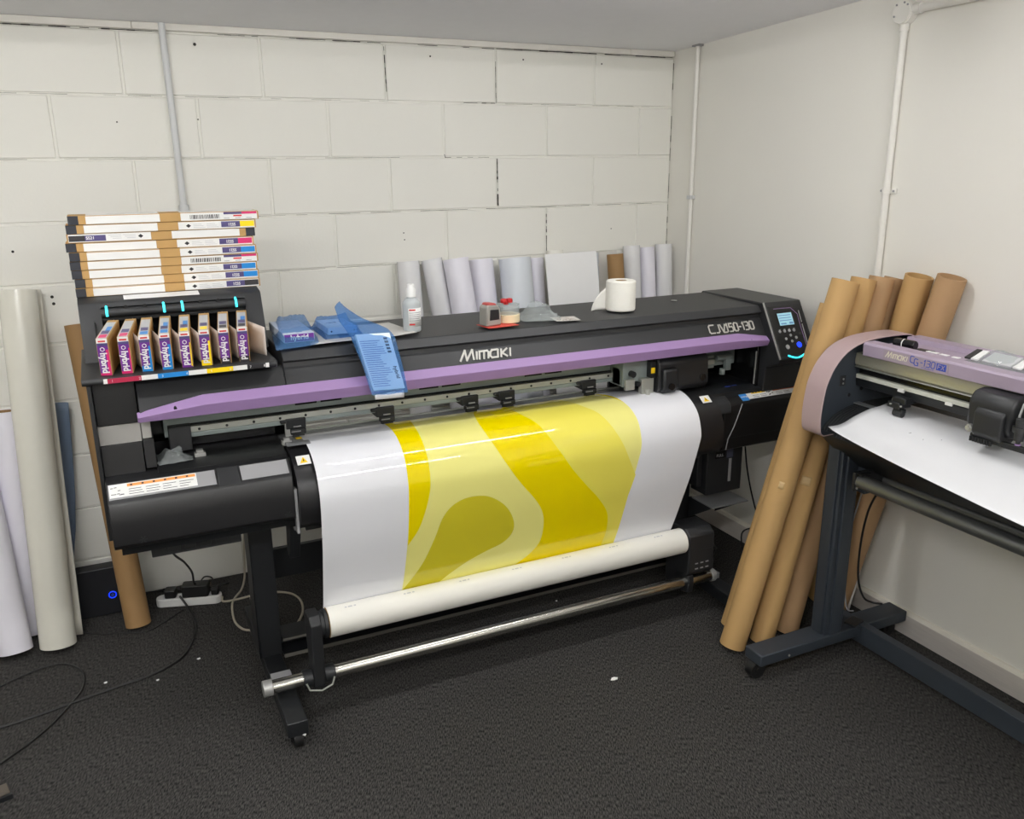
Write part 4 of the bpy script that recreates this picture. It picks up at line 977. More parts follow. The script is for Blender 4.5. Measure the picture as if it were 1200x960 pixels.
# left pouch, with a purple-faced ink carton in it
film_bag('blue_pouch', 'blue film pouch beside the ink station, purple-faced carton showing through its front', 'bag',
         [(-2.165, -1.045, ZL), (-2.02, -1.015, ZL), (-1.985, -.70, ZL), (-2.115, -.69, ZL)], .050, m_bluebag, 2.3, 'blue pouches on the printer lid', power=.2, lift=lambda u, v: (.85+.25*v) if v > .22 else .62)
t = empty('ink_carton', (-2.075, -.86, ZL+.006), 'purple-faced ink carton inside the blue pouch next to the ink station', 'box')
mb = MB(); mb.box(-2.128, -2.033, -.985, -.74, ZL+.008, ZL+.036); mb.build('carton', mat('carton_grey_blue', srgb(190, 200, 216), .6), t, bevel=.001)
mb = MB(); mb.box(-2.126, -2.035, -.9862, -.985, ZL+.010, ZL+.034); mb.build('front_label', m_ink['violet'], t)
text('hybrid', .022, m_white, 'brand_word', t, (-2.108, -.9868, ZL+.017), (1, 0, 0), (0, 0, 1), .0002, bold=.0005)
# middle pouch with a pale box in it
film_bag('blue_pouch', 'flat blue film pouch in the middle of three, pale box inside it', 'bag',
         [(-1.995, -.965, ZL+.003), (-1.86, -.955, ZL+.003), (-1.855, -.72, ZL+.003), (-1.99, -.72, ZL+.003)], .040, m_bluebag2, 5.1, 'blue pouches on the printer lid', power=.16, lift=lambda u, v: .85+.5*max(0, v-.6)+(.9 if u > .7 and v > .8 else 0)*(u-.7))
t = empty('pale_box', (-1.93, -.84, ZL+.006), 'pale blue-white box inside the middle blue pouch', 'box')
mb = MB(); mb.box(-1.975, -1.880, -.925, -.76, ZL+.010, ZL+.032); mb.build('carton', mat('pale_box_card', srgb(236, 248, 252), .5), t, bevel=.001)
for x in (-1.968, -1.893):
    s = MB(); s.cyl((x+.004, -.9255, ZL+.02), (x+.004, -.9265, ZL+.02), .003, 10); s.build('carton_hole', m_ink['navy'], t)
# right pouch: box lies over the front edge of the lid, empty film stands up behind it
TL, TR, BRr, BLl = Vector((-1.925, -1.075, 1.242)), Vector((-1.815, -1.075, 1.238)), Vector((-1.796, -1.150, 1.072)), Vector((-1.898, -1.150, 1.076))
nrm = (TR-TL).cross(TL-BLl).normalized()
if nrm.y > 0: nrm = -nrm
t = empty('drug_box', tuple((TL+TR+BRr+BLl)/4), 'printed pale blue box inside the blue pouch hanging over the front of the lid', 'box')
t.name = 'printed_box'
D = .020
mb = MB(); mb.bm.verts.index_update()
A = [mb.bm.verts.new(p-nrm*.004) for p in (BLl, BRr, TR, TL)]; B = [mb.bm.verts.new(p-nrm*(.004+D)) for p in (BLl, BRr, TR, TL)]
mb.bm.faces.new(A); mb.bm.faces.new(B[::-1])
for k in range(4): mb.bm.faces.new((A[k], B[k], B[(k+1) % 4], A[(k+1) % 4]))
bmesh.ops.recalc_face_normals(mb.bm, faces=mb.bm.faces[:])
mb.build('carton', mat('pale_blue_card', srgb(232, 246, 252), .5), t, bevel=.001)
xd = (TR-TL).normalized(); yd = (TL-BLl).normalized(); hgt = (TL-BLl).length
FBX = frame_fn(BLl-nrm*.004, xd, yd)
sgn = 1 if xd.cross(yd).dot(nrm) > 0 else -1
mb = MB(); rb = random.Random(4)
for r_ in range(22):
    v = .012+r_*(hgt-.03)/22; plate(mb, FBX, .006, .006+rb.uniform(.045, .075), v, v+.0016, .0003*sgn, .0008*sgn)
mb.build('box_print', m_ink['blue'], t)
text('hybrid', .016, m_ink['navy'], 'box_word', t, FBX(.086, hgt*.40, .001*sgn), -yd, xd, .0002, bold=.0005)
mb = MB()
for k in range(5): plate(mb, FBX, .084, .096, hgt*.92-.011*k, hgt*.92-.011*k-.007, .0003*sgn, .0009*sgn)
mb.build('box_print', m_ink['navy'], t)
t = empty('blue_pouch', tuple((TL+TR)/2), 'blue film pouch hanging over the front edge of the lid, its peak standing up', 'bag', 'blue pouches on the printer lid')
def pouch_front(u, v):      # v 0..1 bottom of the hanging part to the standing peak
    rows = [(BLl+Vector((-.008, -.004, -.016)), BRr+Vector((.006, -.004, -.012))),
            (BLl+(TL-BLl)*.4+Vector((-.012, -.006, 0)), BRr+(TR-BRr)*.4+Vector((.010, -.006, 0))),
            (TL+Vector((-.020, -.006, 0)), TR+Vector((.016, -.006, -.018))),
            (Vector((-1.962, -1.03, 1.276)), Vector((-1.806, -1.02, 1.242))),
            (Vector((-1.962, -.98, 1.318)), Vector((-1.87, -.97, 1.270))),
            (Vector((-1.945, -.975, 1.332)), Vector((-1.925, -.97, 1.308)))]
    f = v*(len(rows)-1); k = min(int(f), len(rows)-2); s = f-k
    l = rows[k][0]*(1-s)+rows[k+1][0]*s; r = rows[k][1]*(1-s)+rows[k+1][1]*s
    p = l*(1-u)+r*u
    if v < .4: p = p+(.5-u)*Vector((0, 0, .004))
    n = noise.noise(Vector((u*5, v*7, 1.7)))+.5*noise.noise(Vector((u*12, v*14, 4)))
    e = math.sin(PI*u)
    return p+nrm*(.0015*e+.003*n)+Vector((0, 0, .002*n))
def pouch_back(u, v):
    p = pouch_front(u, v); e = math.sin(PI*u)**.5 if 0 < u < 1 else 0
    dd = (.034 if v < .42 else .034*(1-(v-.42)/.58)+.004)*e*(math.sin(PI*min(v*2.5, .5)) if v < .2 else 1)
    return p-nrm*(dd+.001)+Vector((0, .0, .004*e if v > .4 else 0))
mb = MB(); A = mb.grid(pouch_front, 18, 34); B = mb.grid(pouch_back, 18, 34)
for i in range(18):
    for j in (0, 34): mb.bm.faces.new((A[i][j], A[i+1][j], B[i+1][j], B[i][j]))
for j in range(34):
    for i in (0, 18): mb.bm.faces.new((A[i][j], A[i][j+1], B[i][j+1], B[i][j]))
bmesh.ops.recalc_face_normals(mb.bm, faces=mb.bm.faces[:])
mb.build('film', m_bluebag3, t, ang=60)
mb = MB(); mb.grid(lambda u, v: BLl+Vector((.002, -.003, -.030))+(BRr-BLl)*u*.92+Vector((0, 0, .016+.006*u))*v+Vector((0, .002, 0)), 6, 2)
mb.build('paper_end', m_paper, t, solid=.001)
# bottle
def bottle():
    x, y = -1.696, -.945; t = empty('cleaner_bottle', (x, y, ZL), 'translucent white squeeze bottle with red-marked label on the lid', 'bottle')
    mb = MB(); mb.lathe([(.024, 0), (.0285, .002), (.030, .006), (.030, .092), (.0285, .100), (.022, .108), (.0145, .112), (.0145, .117)], (x, y, ZL+.0005), 32)
    mb.build('body', mat('milky_plastic', srgb(206, 212, 214), .25, trans=.25), t)
    mb = MB(); mb.lathe([(.016, .117), (.016, .141), (.0125, .146), (.0115, .158), (.008, .160)], (x, y, ZL), 28); mb.build('cap', m_white, t)
    def arc(a0, a1, z0, z1, r, m, nm):
        s = MB(); s.grid(lambda u, v: Vector((x+r*math.sin(a0+(a1-a0)*u), y-r*math.cos(a0+(a1-a0)*u), ZL+z0+(z1-z0)*v)), 14, 1); return s.build(nm, m, t, solid=.0003)
    arc(-.7, 1.3, .022, .082, .0304, m_white, 'label')
    arc(-.6, .1, .074, .079, .0307, m_ink['red'], 'label_mark'); arc(-.6, .0, .026, .031, .0307, m_ink['red'], 'label_mark')
    for k in range(5): arc(-.6, .9-.15*(k % 2), .040+.0065*k, .0425+.0065*k, .0307, m_ink['grey'], 'label_print')
bottle()
# red card with the tape measure and tape dispenser on it
mb = MB(); mb.box(-1.455, -1.335, -1.018, -.93, ZL+.0005, ZL+.0015, rot=Matrix.Rotation(.12, 3, 'Z')); tag(recenter(mb.build('red_card', m_redcard), (-1.395, -.975, ZL)), 'red card lying on the lid under the tape measure and tape roll', 'card')
def tape_measure():
    x, y = -1.424, -.972; z = ZL+.0017; t = empty('tape_measure', (x, y, z), 'grey and black tape measure with red top, standing on the red card', 'tape measure')
    R_ = Matrix.Rotation(.25, 3, 'Z')
    def pr(pts, a, b, nm, m, bev):
        s = MB(); s.prism(pts, 'y', a, b)
        for v in s.bm.verts: v.co = R_ @ v.co + Vector((x, y, z))
        return s.build(nm, m, t, bevel=bev)
    pr([(-.030, 0), (.034, 0), (.036, .018), (.030, .060), (.022, .070), (-.020, .074), (-.029, .066)], -.022, .022, 'case', mat('warm_grey_plastic', srgb(150, 148, 142), .4), .005)
    pr([(-.017, .020), (.026, .020), (.024, .056), (-.015, .058)], -.0235, -.018, 'black_face', m_blk, .003)
    pr([(-.022, .072), (.018, .068), (.014, .077), (-.016, .080)], -.018, .018, 'red_top', mat('dull_red_plastic', srgb(176, 76, 72), .45), .003)
tape_measure()
def tape_roll():
    x, y = -1.338, -.935; z = ZL+.0022; t = empty('tape_dispenser', (x, y, z), 'cream tape roll under a clear cover with a red knob', 'tape')
    mb = MB(); mb.pipe((x, y, z), (x, y, z+.028), .043, .030, 40); mb.build('tape_roll', m_tape, t, bevel=.001)
    mb = MB(); mb.pipe((x, y, z+.0285), (x, y, z+.062), .042, .0395, 40); mb.cyl((x, y, z+.058), (x, y, z+.061), .040, 40); mb.build('clear_cover', m_clearbag, t)
    mb = MB(); mb.cyl((x-.006, y, z+.061), (x-.006, y, z+.070), .009, 16); mb.build('knob_stem', m_redp, t)
    for d in (-.017, .005):
        s = MB(); s.lathe([(.004, .066), (.011, .068), (.0125, .074), (.0105, .081), (.004, .083)], (x+d, y-.004, z), 18); s.build('red_knob', m_redp, t)
tape_roll()
film_bag('clear_bag', 'crumpled clear plastic bag on the lid next to the cream tape', 'bag',
         [(-1.285, -.965, ZL), (-1.165, -1.0, ZL), (-1.10, -.86, ZL), (-1.285, -.83, ZL)], .045, m_clearbag, 8.2, None, wr=.022, power=.4)
mb = MB(); mb.box(-1.175, -1.085, -1.02, -.94, ZL+.0005, ZL+.0013, rot=Matrix.Rotation(-.2, 3, 'Z'))
sl = recenter(mb.build('printed_slip', mat('slip_paper', srgb(206, 202, 196), .5)), (-1.13, -.98, ZL)); tag(sl, 'small printed paper slip on the lid between clear bag and tissue roll', 'paper')
mb = MB(); rb = random.Random(9)
for k in range(60):
    px, py = rb.uniform(-.036, .032), rb.uniform(-.036, .022); a = Matrix.Rotation(-.2, 3, 'Z') @ Vector((px, py, 0))+Vector((-1.13, -.98, ZL+.0016))
    mb.box(a.x, a.x+.006, a.y, a.y+.002, a.z, a.z+.0002)
mb.build('slip_print', mat('slip_brown', srgb(140, 116, 104), .6), sl)
def tissue():
    x, y = -.850, -.905; z = ZL+.0005; t = empty('tissue_roll', (x, y, z), 'white tissue roll standing on the printer lid', 'tissue roll')
    mb = MB(); mb.lathe([(.053, 0), (.056, .004), (.056, .108), (.053, .112), (.024, .112), (.0225, .109), (.0225, .02)], (x, y, z), 40); mb.build('roll', m_tissue, t)
    mb = MB(); mb.pipe((x, y, z+.018), (x, y, z+.1105), .0222, .0205, 28); mb.build('core', m_kraft2, t)
    mb = MB()
    mb.grid(lambda u, v: Vector((x-.053-.062*u, y+.02+.012*math.sin(3*u), z+.001+.085*v*(1-u)**.8+.006*u*v)), 12, 6)
    mb.build('loose_tail', mat('tissue_shade', srgb(224, 222, 216), .9), t, solid=.001)  # tail coloured darker than the roll to paint its shade
tissue()
# crumpled clear plastic in the printer's left bay
film_bag('plastic_scrap', 'crumpled clear plastic lying in the left bay of the wide printer', 'plastic bag',
         [(-2.530, -1.055, .9015), (-2.435, -1.045, .9015), (-2.44, -.99, .9015), (-2.532, -.95, .9015)], .032, m_clearbag, 3.3, None, wr=.016, nu=20, nv=20, power=.35, lift=lambda u, v: 1.2-u)

# ================================================================== rolls and tubes leaning on the walls
def leaning(name, label, cat, b, tp, r, m, core=None, group=None, wall=.004, mcap=None, wrap=False):
    global LAST
    """a roll from its foot on the floor (x, y) to its top centre (x, y, z)"""
    bx, by = b[0], b[1]; T_ = Vector(tp); d0 = (T_-Vector((bx, by, 0))).normalized()
    s = math.sqrt(max(0, 1-d0.z**2)); B_ = Vector((bx, by, r*s+.001))
    d = (T_-B_).normalized(); LAST = (B_, T_)
    t = empty(name, (bx, by, 0), label, cat, group)
    if core is None:          # plain cardboard tube
        mb = MB(); mb.pipe(B_, T_, r, r-wall, 40); mb.build('tube', m, t); return t
    mb = MB(); mb.pipe(B_, T_, r, core, 44, 0); mb.build('wound_sheet', m, t)
    mb = MB(); mb.pipe(B_+d*.002, T_-d*.003, core-.0004, core-.004, 32); mb.build('core', m_kraft2, t)
    if wrap:
        mb = MB(); a = d.orthogonal().normalized(); bb = d.cross(a)
        mb.pipe(T_-d*.0005, T_+d*.012, r*.99, r*.86, 40); mb.build('film_end', m_wrap, t)
    return t
G1 = 'white rolls leaning behind the printer'
R_ = leaning
R_('vinyl_roll', 'film-wrapped white roll behind the squeeze bottle, leftmost of the row by the block wall', 'roll', (-1.40, -.24), (-1.402, -.062, 1.327), .049, m_wrap, .038, G1, wrap=True)
R_('vinyl_roll', 'film-wrapped white roll tilted to the left, second in the row by the block wall', 'roll', (-1.13, -.26), (-1.292, -.062, 1.331), .047, m_wrap, .036, G1, wrap=True)
R_('vinyl_roll', 'plain white roll with open grey core, third in the row by the block wall', 'roll', (-1.09, -.36), (-1.205, -.125, 1.346), .056, m_lilacpaper, .044, G1)
R_('vinyl_roll', 'plain white roll fourth in the row, just left of the thick bluish roll', 'roll', (-1.01, -.26), (-1.062, -.068, 1.331), .055, m_lilacpaper, .040, G1)
R_('vinyl_roll', 'thick bluish-white roll with brown core behind the tape measure', 'roll', (-.905, -.365), (-.915, -.118, 1.331), .073, m_blupaper, .05, G1)
R_('vinyl_roll', 'narrow white roll between the thick bluish roll and the white board', 'roll', (-.78, -.20), (-.785, -.058, 1.321), .043, m_lilacpaper, .034, G1)
R_('vinyl_roll', 'white roll whose tip shows above the white board', 'roll', (-.66, -.20), (-.672, -.050, 1.350), .040, m_rollw, .03, G1)
R_('vinyl_roll', 'thin bluish-white roll at the right edge of the white board', 'roll', (-.475, -.16), (-.464, -.045, 1.328), .030, m_blupaper, .022, G1)
R_('cardboard_tube', 'short-looking brown cardboard tube behind the tissue roll', 'tube', (-.375, -.30), (-.402, -.150, 1.327), .039, m_kraft2, None, 'brown tubes', wall=.005)
R_('vinyl_roll', 'shiny film-wrapped white roll right of the brown tube behind the tissue roll', 'roll', (-.255, -.22), (-.248, -.055, 1.339), .042, m_wrap, .032, G1, wrap=True)
R_('vinyl_roll', 'plain white roll second from the room corner', 'roll', (-.155, -.22), (-.155, -.050, 1.339), .038, m_lilacpaper, .028, G1)
R_('vinyl_roll', 'film-wrapped white roll standing in the room corner', 'roll', (-.078, -.195), (-.060, -.058, 1.339), .042, m_wrap, .032, G1, wrap=True)
def board(name, label, xa, xb, y0, y1, zt0, zt1, m, th):
    mb = MB()
    P0 = [Vector((xa+.01, y0, .001)), Vector((xb+.01, y0, .001)), Vector((xb, y1, zt1)), Vector((xa, y1, zt0))]
    v = [mb.bm.verts.new(p) for p in P0]; w = [mb.bm.verts.new(p+Vector((0, th, 0))) for p in P0]
    mb.bm.faces.new(v); mb.bm.faces.new(w[::-1])
    for k in range(4): mb.bm.faces.new((v[k], w[k], w[(k+1) % 4], v[(k+1) % 4]))
    bmesh.ops.recalc_face_normals(mb.bm, faces=mb.bm.faces[:])
    return tag(recenter(mb.build(name, m), ((xa+xb)/2, y0, 0)), label, 'board')
board('white_board', 'large white board leaning in front of the rolls behind the printer', -.790, -.521, -.42, -.175, 1.347, 1.350, m_paper, .004)
board('white_board', 'narrow off-white board with grey top edge behind the brown tube', -.428, -.320, -.20, -.034, 1.328, 1.332, mat('offwhite_board', srgb(214, 212, 206), .6), .012)
# by the left wall
t = R_('vinyl_roll', 'tall glossy cream vinyl roll with a loose flap, leaning left of the printer', 'roll', (-2.935, -.315), (-2.894, -.075, 1.318), .063, m_cream, .05, 'rolls left of the printer')
mb = MB()
B0 = Vector((-2.935, -.315, .012)); T0 = Vector((-2.894, -.075, 1.312))
def flap(u, v):
    a = B0*(1-v)+T0*v
    return a+Vector((.040+.034*u+.010*(1-v)*u, .050-.008*u, .0))
mb.grid(flap, 5, 20); mb.build('loose_flap', mat('cream_liner', srgb(206, 203, 192), .5), t, solid=.0015)
p = at(-38, 500, 'y', -.07)
R_('vinyl_roll', 'white roll at the left edge, foot in front of the other rolls', 'roll', (-3.076, -.305), tuple(p), .058, m_lilacpaper, .044, 'rolls left of the printer')
R_('vinyl_roll', 'lower white roll with brown end, behind the cream roll and the front white roll', 'roll', (-3.028, -.150), (-3.004, -.064, .876), .052, m_lilacpaper, .046, 'rolls left of the printer')
# slate sheet, loosely curved, behind the cream roll
RE = [(80, 472), (84, 520), (88, 580), (88.5, 620), (86, 660), (81, 697), (78, 712)]
def slate(u, v):
    f = v*(len(RE)-1); k = min(int(f), len(RE)-2); s = f-k
    px = RE[k][0]*(1-s)+RE[k+1][0]*s; py = RE[k][1]*(1-s)+RE[k+1][1]*s
    yy = -.045-.035*v
    e = at(px, py, 'y', yy)
    a = PI*u; w = .062
    return Vector((e.x-w+w*math.cos(a), yy+.030*math.sin(a)*.9-.002, max(.004, e.z)))
mb = MB(); mb.grid(slate, 14, 24)
tag(recenter(mb.build('vinyl_sheet', m_slatev, None, solid=.0015), (-2.87, -.08, 0)), 'curved slate blue vinyl sheet standing behind the cream roll', 'vinyl sheet')
R_('cardboard_tube', 'brown cardboard tube behind the left end of the printer, its foot before the black box', 'tube', (-2.654, -.285), (-2.7155, -.058, 1.176), .047, m_kraft2, None, 'brown tubes', wall=.005)
# the bundle between the printer and the cutter
G2 = 'brown tubes leaning on the plain wall'
R_('cardboard_tube', 'brown tube mostly hidden behind the frontmost tube beside the printer', 'tube', (-.572, -1.330), (-.250, -1.372, 1.245), .043, m_kraft, None, G2, .006)
R_('cardboard_tube', 'frontmost long brown tube leaning beside the control panel of the wide printer', 'tube', (-.665, -1.445), (-.312, -1.482, 1.350), .047, m_kraft, None, G2, .006); TUBE_A = LAST
R_('cardboard_tube', 'long brown tube with a tape mark, second along the plain wall', 'tube', (-.545, -1.466), (-.216, -1.472, 1.350), .043, m_kraft, None, G2, .006); TUBE_B = LAST
R_('cardboard_tube', 'pinkish-brown tube third along the plain wall, foot beside the cutter leg', 'tube', (-.405, -1.448), (-.132, -1.475, 1.350), .043, m_kraft3, None, G2, .006)
R_('cardboard_tube', 'brown tube showing as a sliver behind the pinkish tube', 'tube', (-.325, -1.365), (-.044, -1.456, 1.340), .037, m_kraft3, None, G2, .006)
R_('cardboard_tube', 'bright brown tube second from the cutter end of the bundle', 'tube', (-.100, -1.310), (-.056, -1.566, 1.359), .047, m_kraft, None, G2, .006)
R_('cardboard_tube', 'darker brown tube at the cutter end of the bundle, casting shade on the wall', 'tube', (-.130, -1.412), (-.054, -1.692, 1.370), .047, m_kraft3, None, G2, .006)
# tape scraps stuck on the two front tubes
def tube_patch(B_, T_, r, s0, s1, a0, a1, m, name, label):
    B_ = Vector(B_); T_ = Vector(T_); d = (T_-B_).normalized(); toc = (CAM-(B_+T_)/2); toc = (toc-d*toc.dot(d)).normalized(); sd = d.cross(toc)
    mb = MB()
    mb.grid(lambda u, v: B_+(T_-B_)*(s0+(s1-s0)*v)+(toc*math.cos(a0+(a1-a0)*u)+sd*math.sin(a0+(a1-a0)*u))*(r+.0012), 8, 3)
    o = mb.build(name, m, None, solid=.0008); c = sum((Vector(v.co) for v in o.data.vertices), Vector())/len(o.data.vertices)
    return tag(recenter(o, tuple(c)), label, 'tape')
mt = mat('clear_tape', srgb(202, 172, 124), .3)

# ================================================================== box, power strip and cables on the floor
def rounded(w, h, r, n=6):
    pts = []
    for cx, cz, a0 in ((w-r, r, -PI/2), (w-r, h-r, 0), (r, h-r, PI/2), (r, r, PI)):
        for k in range(n+1):
            a = a0+PI/2*k/n; pts.append((cx+r*math.cos(a), cz+r*math.sin(a)))
    return pts
BX = at(90, 728, 'z', 0).x; 
t = empty('black_box', (-2.76, -.11, 0), 'black rounded box with blue light ring on the floor by the block wall', 'box')
mb = MB(); mb.prism([(-2.882+x, .002+z) for x, z in rounded(.262, .205, .035)], 'y', -.135, -.075); mb.build('body', mat('dark_satin_box', srgb(24, 25, 30), .5), t, bevel=.004)
c = at(132, 697, 'y', -.137)
mb = MB(); mb.sweep([c+Vector((.0135*math.cos(a*PI/12), 0, .0135*math.sin(a*PI/12))) for a in range(25)], .0022, 6); mb.build('light_ring', m_ledblue, t)
mb = MB(); mb.cyl(c, c+Vector((0, -.001, 0)), .006, 16); mb.build('ring_mark', m_ink['blue'], t)

SC = Vector((-2.452, -.178, 0)); SR = Matrix.Rotation(-.30, 3, 'Z')
def onstrip(v): return SR @ Vector(v) + SC
t = empty('power_strip', tuple(SC), 'white power strip with black plugs on the carpet by the block wall', 'power strip')
mb = MB(); mb.prism([(x-.13, z-.027) for x, z in rounded(.26, .054, .026)], 'z', .001, .036)
for v in mb.bm.verts: v.co = onstrip(v.co)
mb.build('body', mat('strip_white', srgb(222, 222, 220), .4), t, bevel=.004)
for k in range(4):
    mb = MB(); mb.cyl(onstrip((-.085+.052*k, 0, .036)), onstrip((-.085+.052*k, 0, .0375)), .019, 20); mb.build('socket', m_pvcg, t)
def plug(x, w, d, h, lab, nm='plug', yaw=0):
    mb = MB(); mb.prism([(a-w/2+x, b-d/2) for a, b in rounded(w, d, .008)], 'z', .0385, .0385+h)
    for v in mb.bm.verts: v.co = onstrip(v.co)
    o = mb.build(nm, m_cable, None, bevel=.003); return tag(recenter(o, tuple(onstrip((x, 0, .0385)))), lab, 'plug')
plug(-.070, .045, .046, .034, 'black plug nearest the white strip end that points at the tube')
plug(.030, .105, .056, .050, 'large black power adapter on the white power strip', 'power_adapter')
plug(.106, .030, .040, .026, 'small black plug by the cord end of the power strip')
def cable(name, label, pts, r, m, group=None, n=8, cat='cable'):
    mb = MB(); sp = spline([tuple(p) for p in pts], n); mb.sweep(sp, r, 8)
    return tag(recenter(mb.build(name, m), tuple(Vector(pts[0]))), label, cat, group)
g = lambda x, y, z=.005: at(x, y, 'z', z)
cable('beige_cable', 'beige coiled power cord on the carpet around the left printer leg',
      [at(286, 606, 'y', -.02), at(286, 640, 'y', -.02), at(286.5, 664, 'y', -.025), g(286.5, 678), g(283, 691), g(274.5, 702), g(272, 712), g(275, 728), g(284, 737), g(295, 739), g(318, 741), g(343, 735), g(354, 720), g(353, 705), g(342, 696), g(322, 694), g(300, 697), g(280, 702), g(262, 705, .012), onstrip((.131, 0, .018))], .0045, m_cablew)
cable('black_cable', 'black cable from the power strip sweeping over the open carpet to the left',
      [onstrip((-.03, -.028, .05)), g(223, 716), g(229, 732), g(226, 752), g(212, 772), g(180, 790), g(140, 804), g(95, 820), g(45, 838), g(-10, 856)], .0045, m_cable)
cable('black_cable', 'thin black cable looping on the carpet at the left edge',
      [g(-10, 810), g(20, 795), g(55, 781), g(82, 779), g(98, 790), g(97, 806), g(86, 822), g(60, 850), g(28, 876), g(-10, 902)], .0032, m_cable)
cable('black_cable', 'black cord hanging from the printer tray to the power strip',
      [Vector((-2.50, -.90, .602)), at(203, 648, 'y', -.75), at(216, 659, 'y', -.55), at(225, 671, 'y', -.35), at(227, 682, 'y', -.22), onstrip((.03, 0, .088))], .004, m_cable)
cable('black_cable', 'tangled black lead behind the power strip, against the wall',
      [onstrip((-.07, .02, .07)), at(215, 693, 'y', -.09), at(232, 684, 'y', -.06), at(240, 676, 'y', -.05), at(249, 678, 'y', -.07), at(246, 688, 'y', -.12), at(238, 691, 'y', -.14), onstrip((.106, .01, .064)), at(268, 683, 'y', -.06), at(290, 676, 'y', -.04)], .003, m_cable)
cable('black_cable', 'black lead from the black box to the power strip',
      [Vector((-2.622, -.10, .05)), at(190, 693, 'z', .006), at(200, 699, 'z', .006), onstrip((-.105, .02, .06)), onstrip((-.07, .015, .065))], .0035, m_cable)
cable('black_cable', 'thin black lead lying before the black box',
      [g(84, 738, .003), g(110, 743, .003), g(142, 742, .003), Vector((-2.63, -.345, .003)), g(195, 728, .003), g(215, 714, .003)], .002, m_cable)
cable('black_cable', 'black cable hanging by the plain wall at the right end of the wide printer',
      [at(871, 506, 'y', -.92), at(873, 520, 'y', -.90), at(875, 545, 'y', -.90), at(879, 570, 'y', -.90), at(884, 592, 'y', -.90), at(889, 615, 'y', -.91), Vector((-.20, -.93, .16)), Vector((-.19, -.97, .006)), Vector((-.22, -1.04, .005))], .0035, m_cable)
# litter
def scrap(px, py, s, lab, nm='paper_scrap'):
    p = g(px, py, .0); mb = MB(); rb = random.Random(px)
    ang = rb.random()*3
    pts = [(s*(.6+.4*rb.random())*math.cos(a*PI/3+ang), .6*s*(.6+.4*rb.random())*math.sin(a*PI/3+ang)) for a in range(6)]
    mb.prism(pts, 'z', .001, .004)
    for v in mb.bm.verts: v.co.z += .5*abs(v.co.x)*rb.random(); v.co += p
    tag(recenter(mb.build(nm, m_paper, None), tuple(p)), lab, 'scrap', 'paper scraps on the carpet')
scrap(720, 797, .017, 'largest white paper scrap, alone on the carpet in front of the print')
scrap(124, 801, .007, 'tiny white scrap beside the cable on the left carpet')
scrap(233, 773, .007, 'tiny white scrap on the carpet behind the printer caster')
scrap(185, 798, .006, 'tiny white scrap just below the sweeping cable')
scrap(652, 705, .006, 'tiny white scrap under the take-up bar')
# corner of a low stand at the bottom left edge
p = at(11, 940, 'z', 0)
mb = MB(); mb.box(p.x-.16, p.x, p.y, p.y+.045, .001, .022, rot=Matrix.Rotation(.25, 3, 'Z')); 
o = mb.build('stand_corner', mat('brown_grey_wood', srgb(86, 78, 70), .6), None, bevel=.003); tag(recenter(o, (p.x-.08, p.y+.02, .001)), 'brown and black corner of a low stand at the bottom left edge of the carpet', 'stand')
mb = MB(); mb.box(p.x-.165, p.x+.004, p.y-.010, p.y+.002, .0005, .015, rot=Matrix.Rotation(.25, 3, 'Z'), piv=(p.x-.08, p.y+.0225, 0)); mb.build('black_edge', m_frame, o)

# ================================================================== the vinyl cutter
CU = empty('vinyl_cutter', (-.37, -2.55, 0), 'mauve and dark grey vinyl cutting plotter on a slate grey stand by the plain wall', 'vinyl cutter')
Y0c, Y1c, YE = -1.58, -1.664, -3.50
CP = [(-.535, .873), (-.551, .885), (-.557, .92), (-.557, .965), (-.5475, 1.035), (-.532, 1.075), (-.515, 1.105), (-.487, 1.136), (-.455, 1.158), (-.41, 1.175), (-.34, 1.186), (-.22, 1.188), (-.165, 1.178), (-.142, 1.15), (-.136, 1.08), (-.14, .90), (-.17, .873)]
CP = [tuple(q) for q in spline(CP, 3)]
YC = -1.612
def shrink(pts, k):
    n = len(pts); out = []
    for i_ in range(n):
        p0, p1 = Vector(pts[i_-1]), Vector(pts[(i_+1) % n]); t_ = (p1-p0).normalized(); q = Vector((t_.y, -t_.x))
        c_ = Vector((-.33, 1.0))-Vector(pts[i_])
        if q.dot(c_) < 0: q = -q
        out.append(tuple(Vector(pts[i_])+q*k))
    return out
CI = shrink(CP, .005)
mb = MB(); n_ = len(CP)
R0 = [mb.bm.verts.new((p[0], Y0c, p[1])) for p in CP]; R1 = [mb.bm.verts.new((p[0], Y1c, p[1])) for p in CP]
R2 = [mb.bm.verts.new((p[0], Y1c, p[1])) for p in CI]; R3 = [mb.bm.verts.new((p[0], YC, p[1])) for p in CI]
for i_ in range(n_):
    k = (i_+1) % n_
    mb.bm.faces.new((R0[i_], R0[k], R1[k], R1[i_])).material_index = 0
    mb.bm.faces.new((R1[i_], R1[k], R2[k], R2[i_])).material_index = 0
    mb.bm.faces.new((R2[i_], R2[k], R3[k], R3[i_])).material_index = 1
mb.bm.faces.new(R0).material_index = 0; mb.bm.faces.new(R3).material_index = 1
bmesh.ops.recalc_face_normals(mb.bm, faces=mb.bm.faces[:])
ec = mb.build('end_cover', [m_mauve, m_slate], CU, bevel=.003, seg=2)
mb = MB(); mb.prism(CP, 'y', YE, YE+.084, 0); mb.build('end_cover', m_mauve, CU, bevel=.006, seg=3)
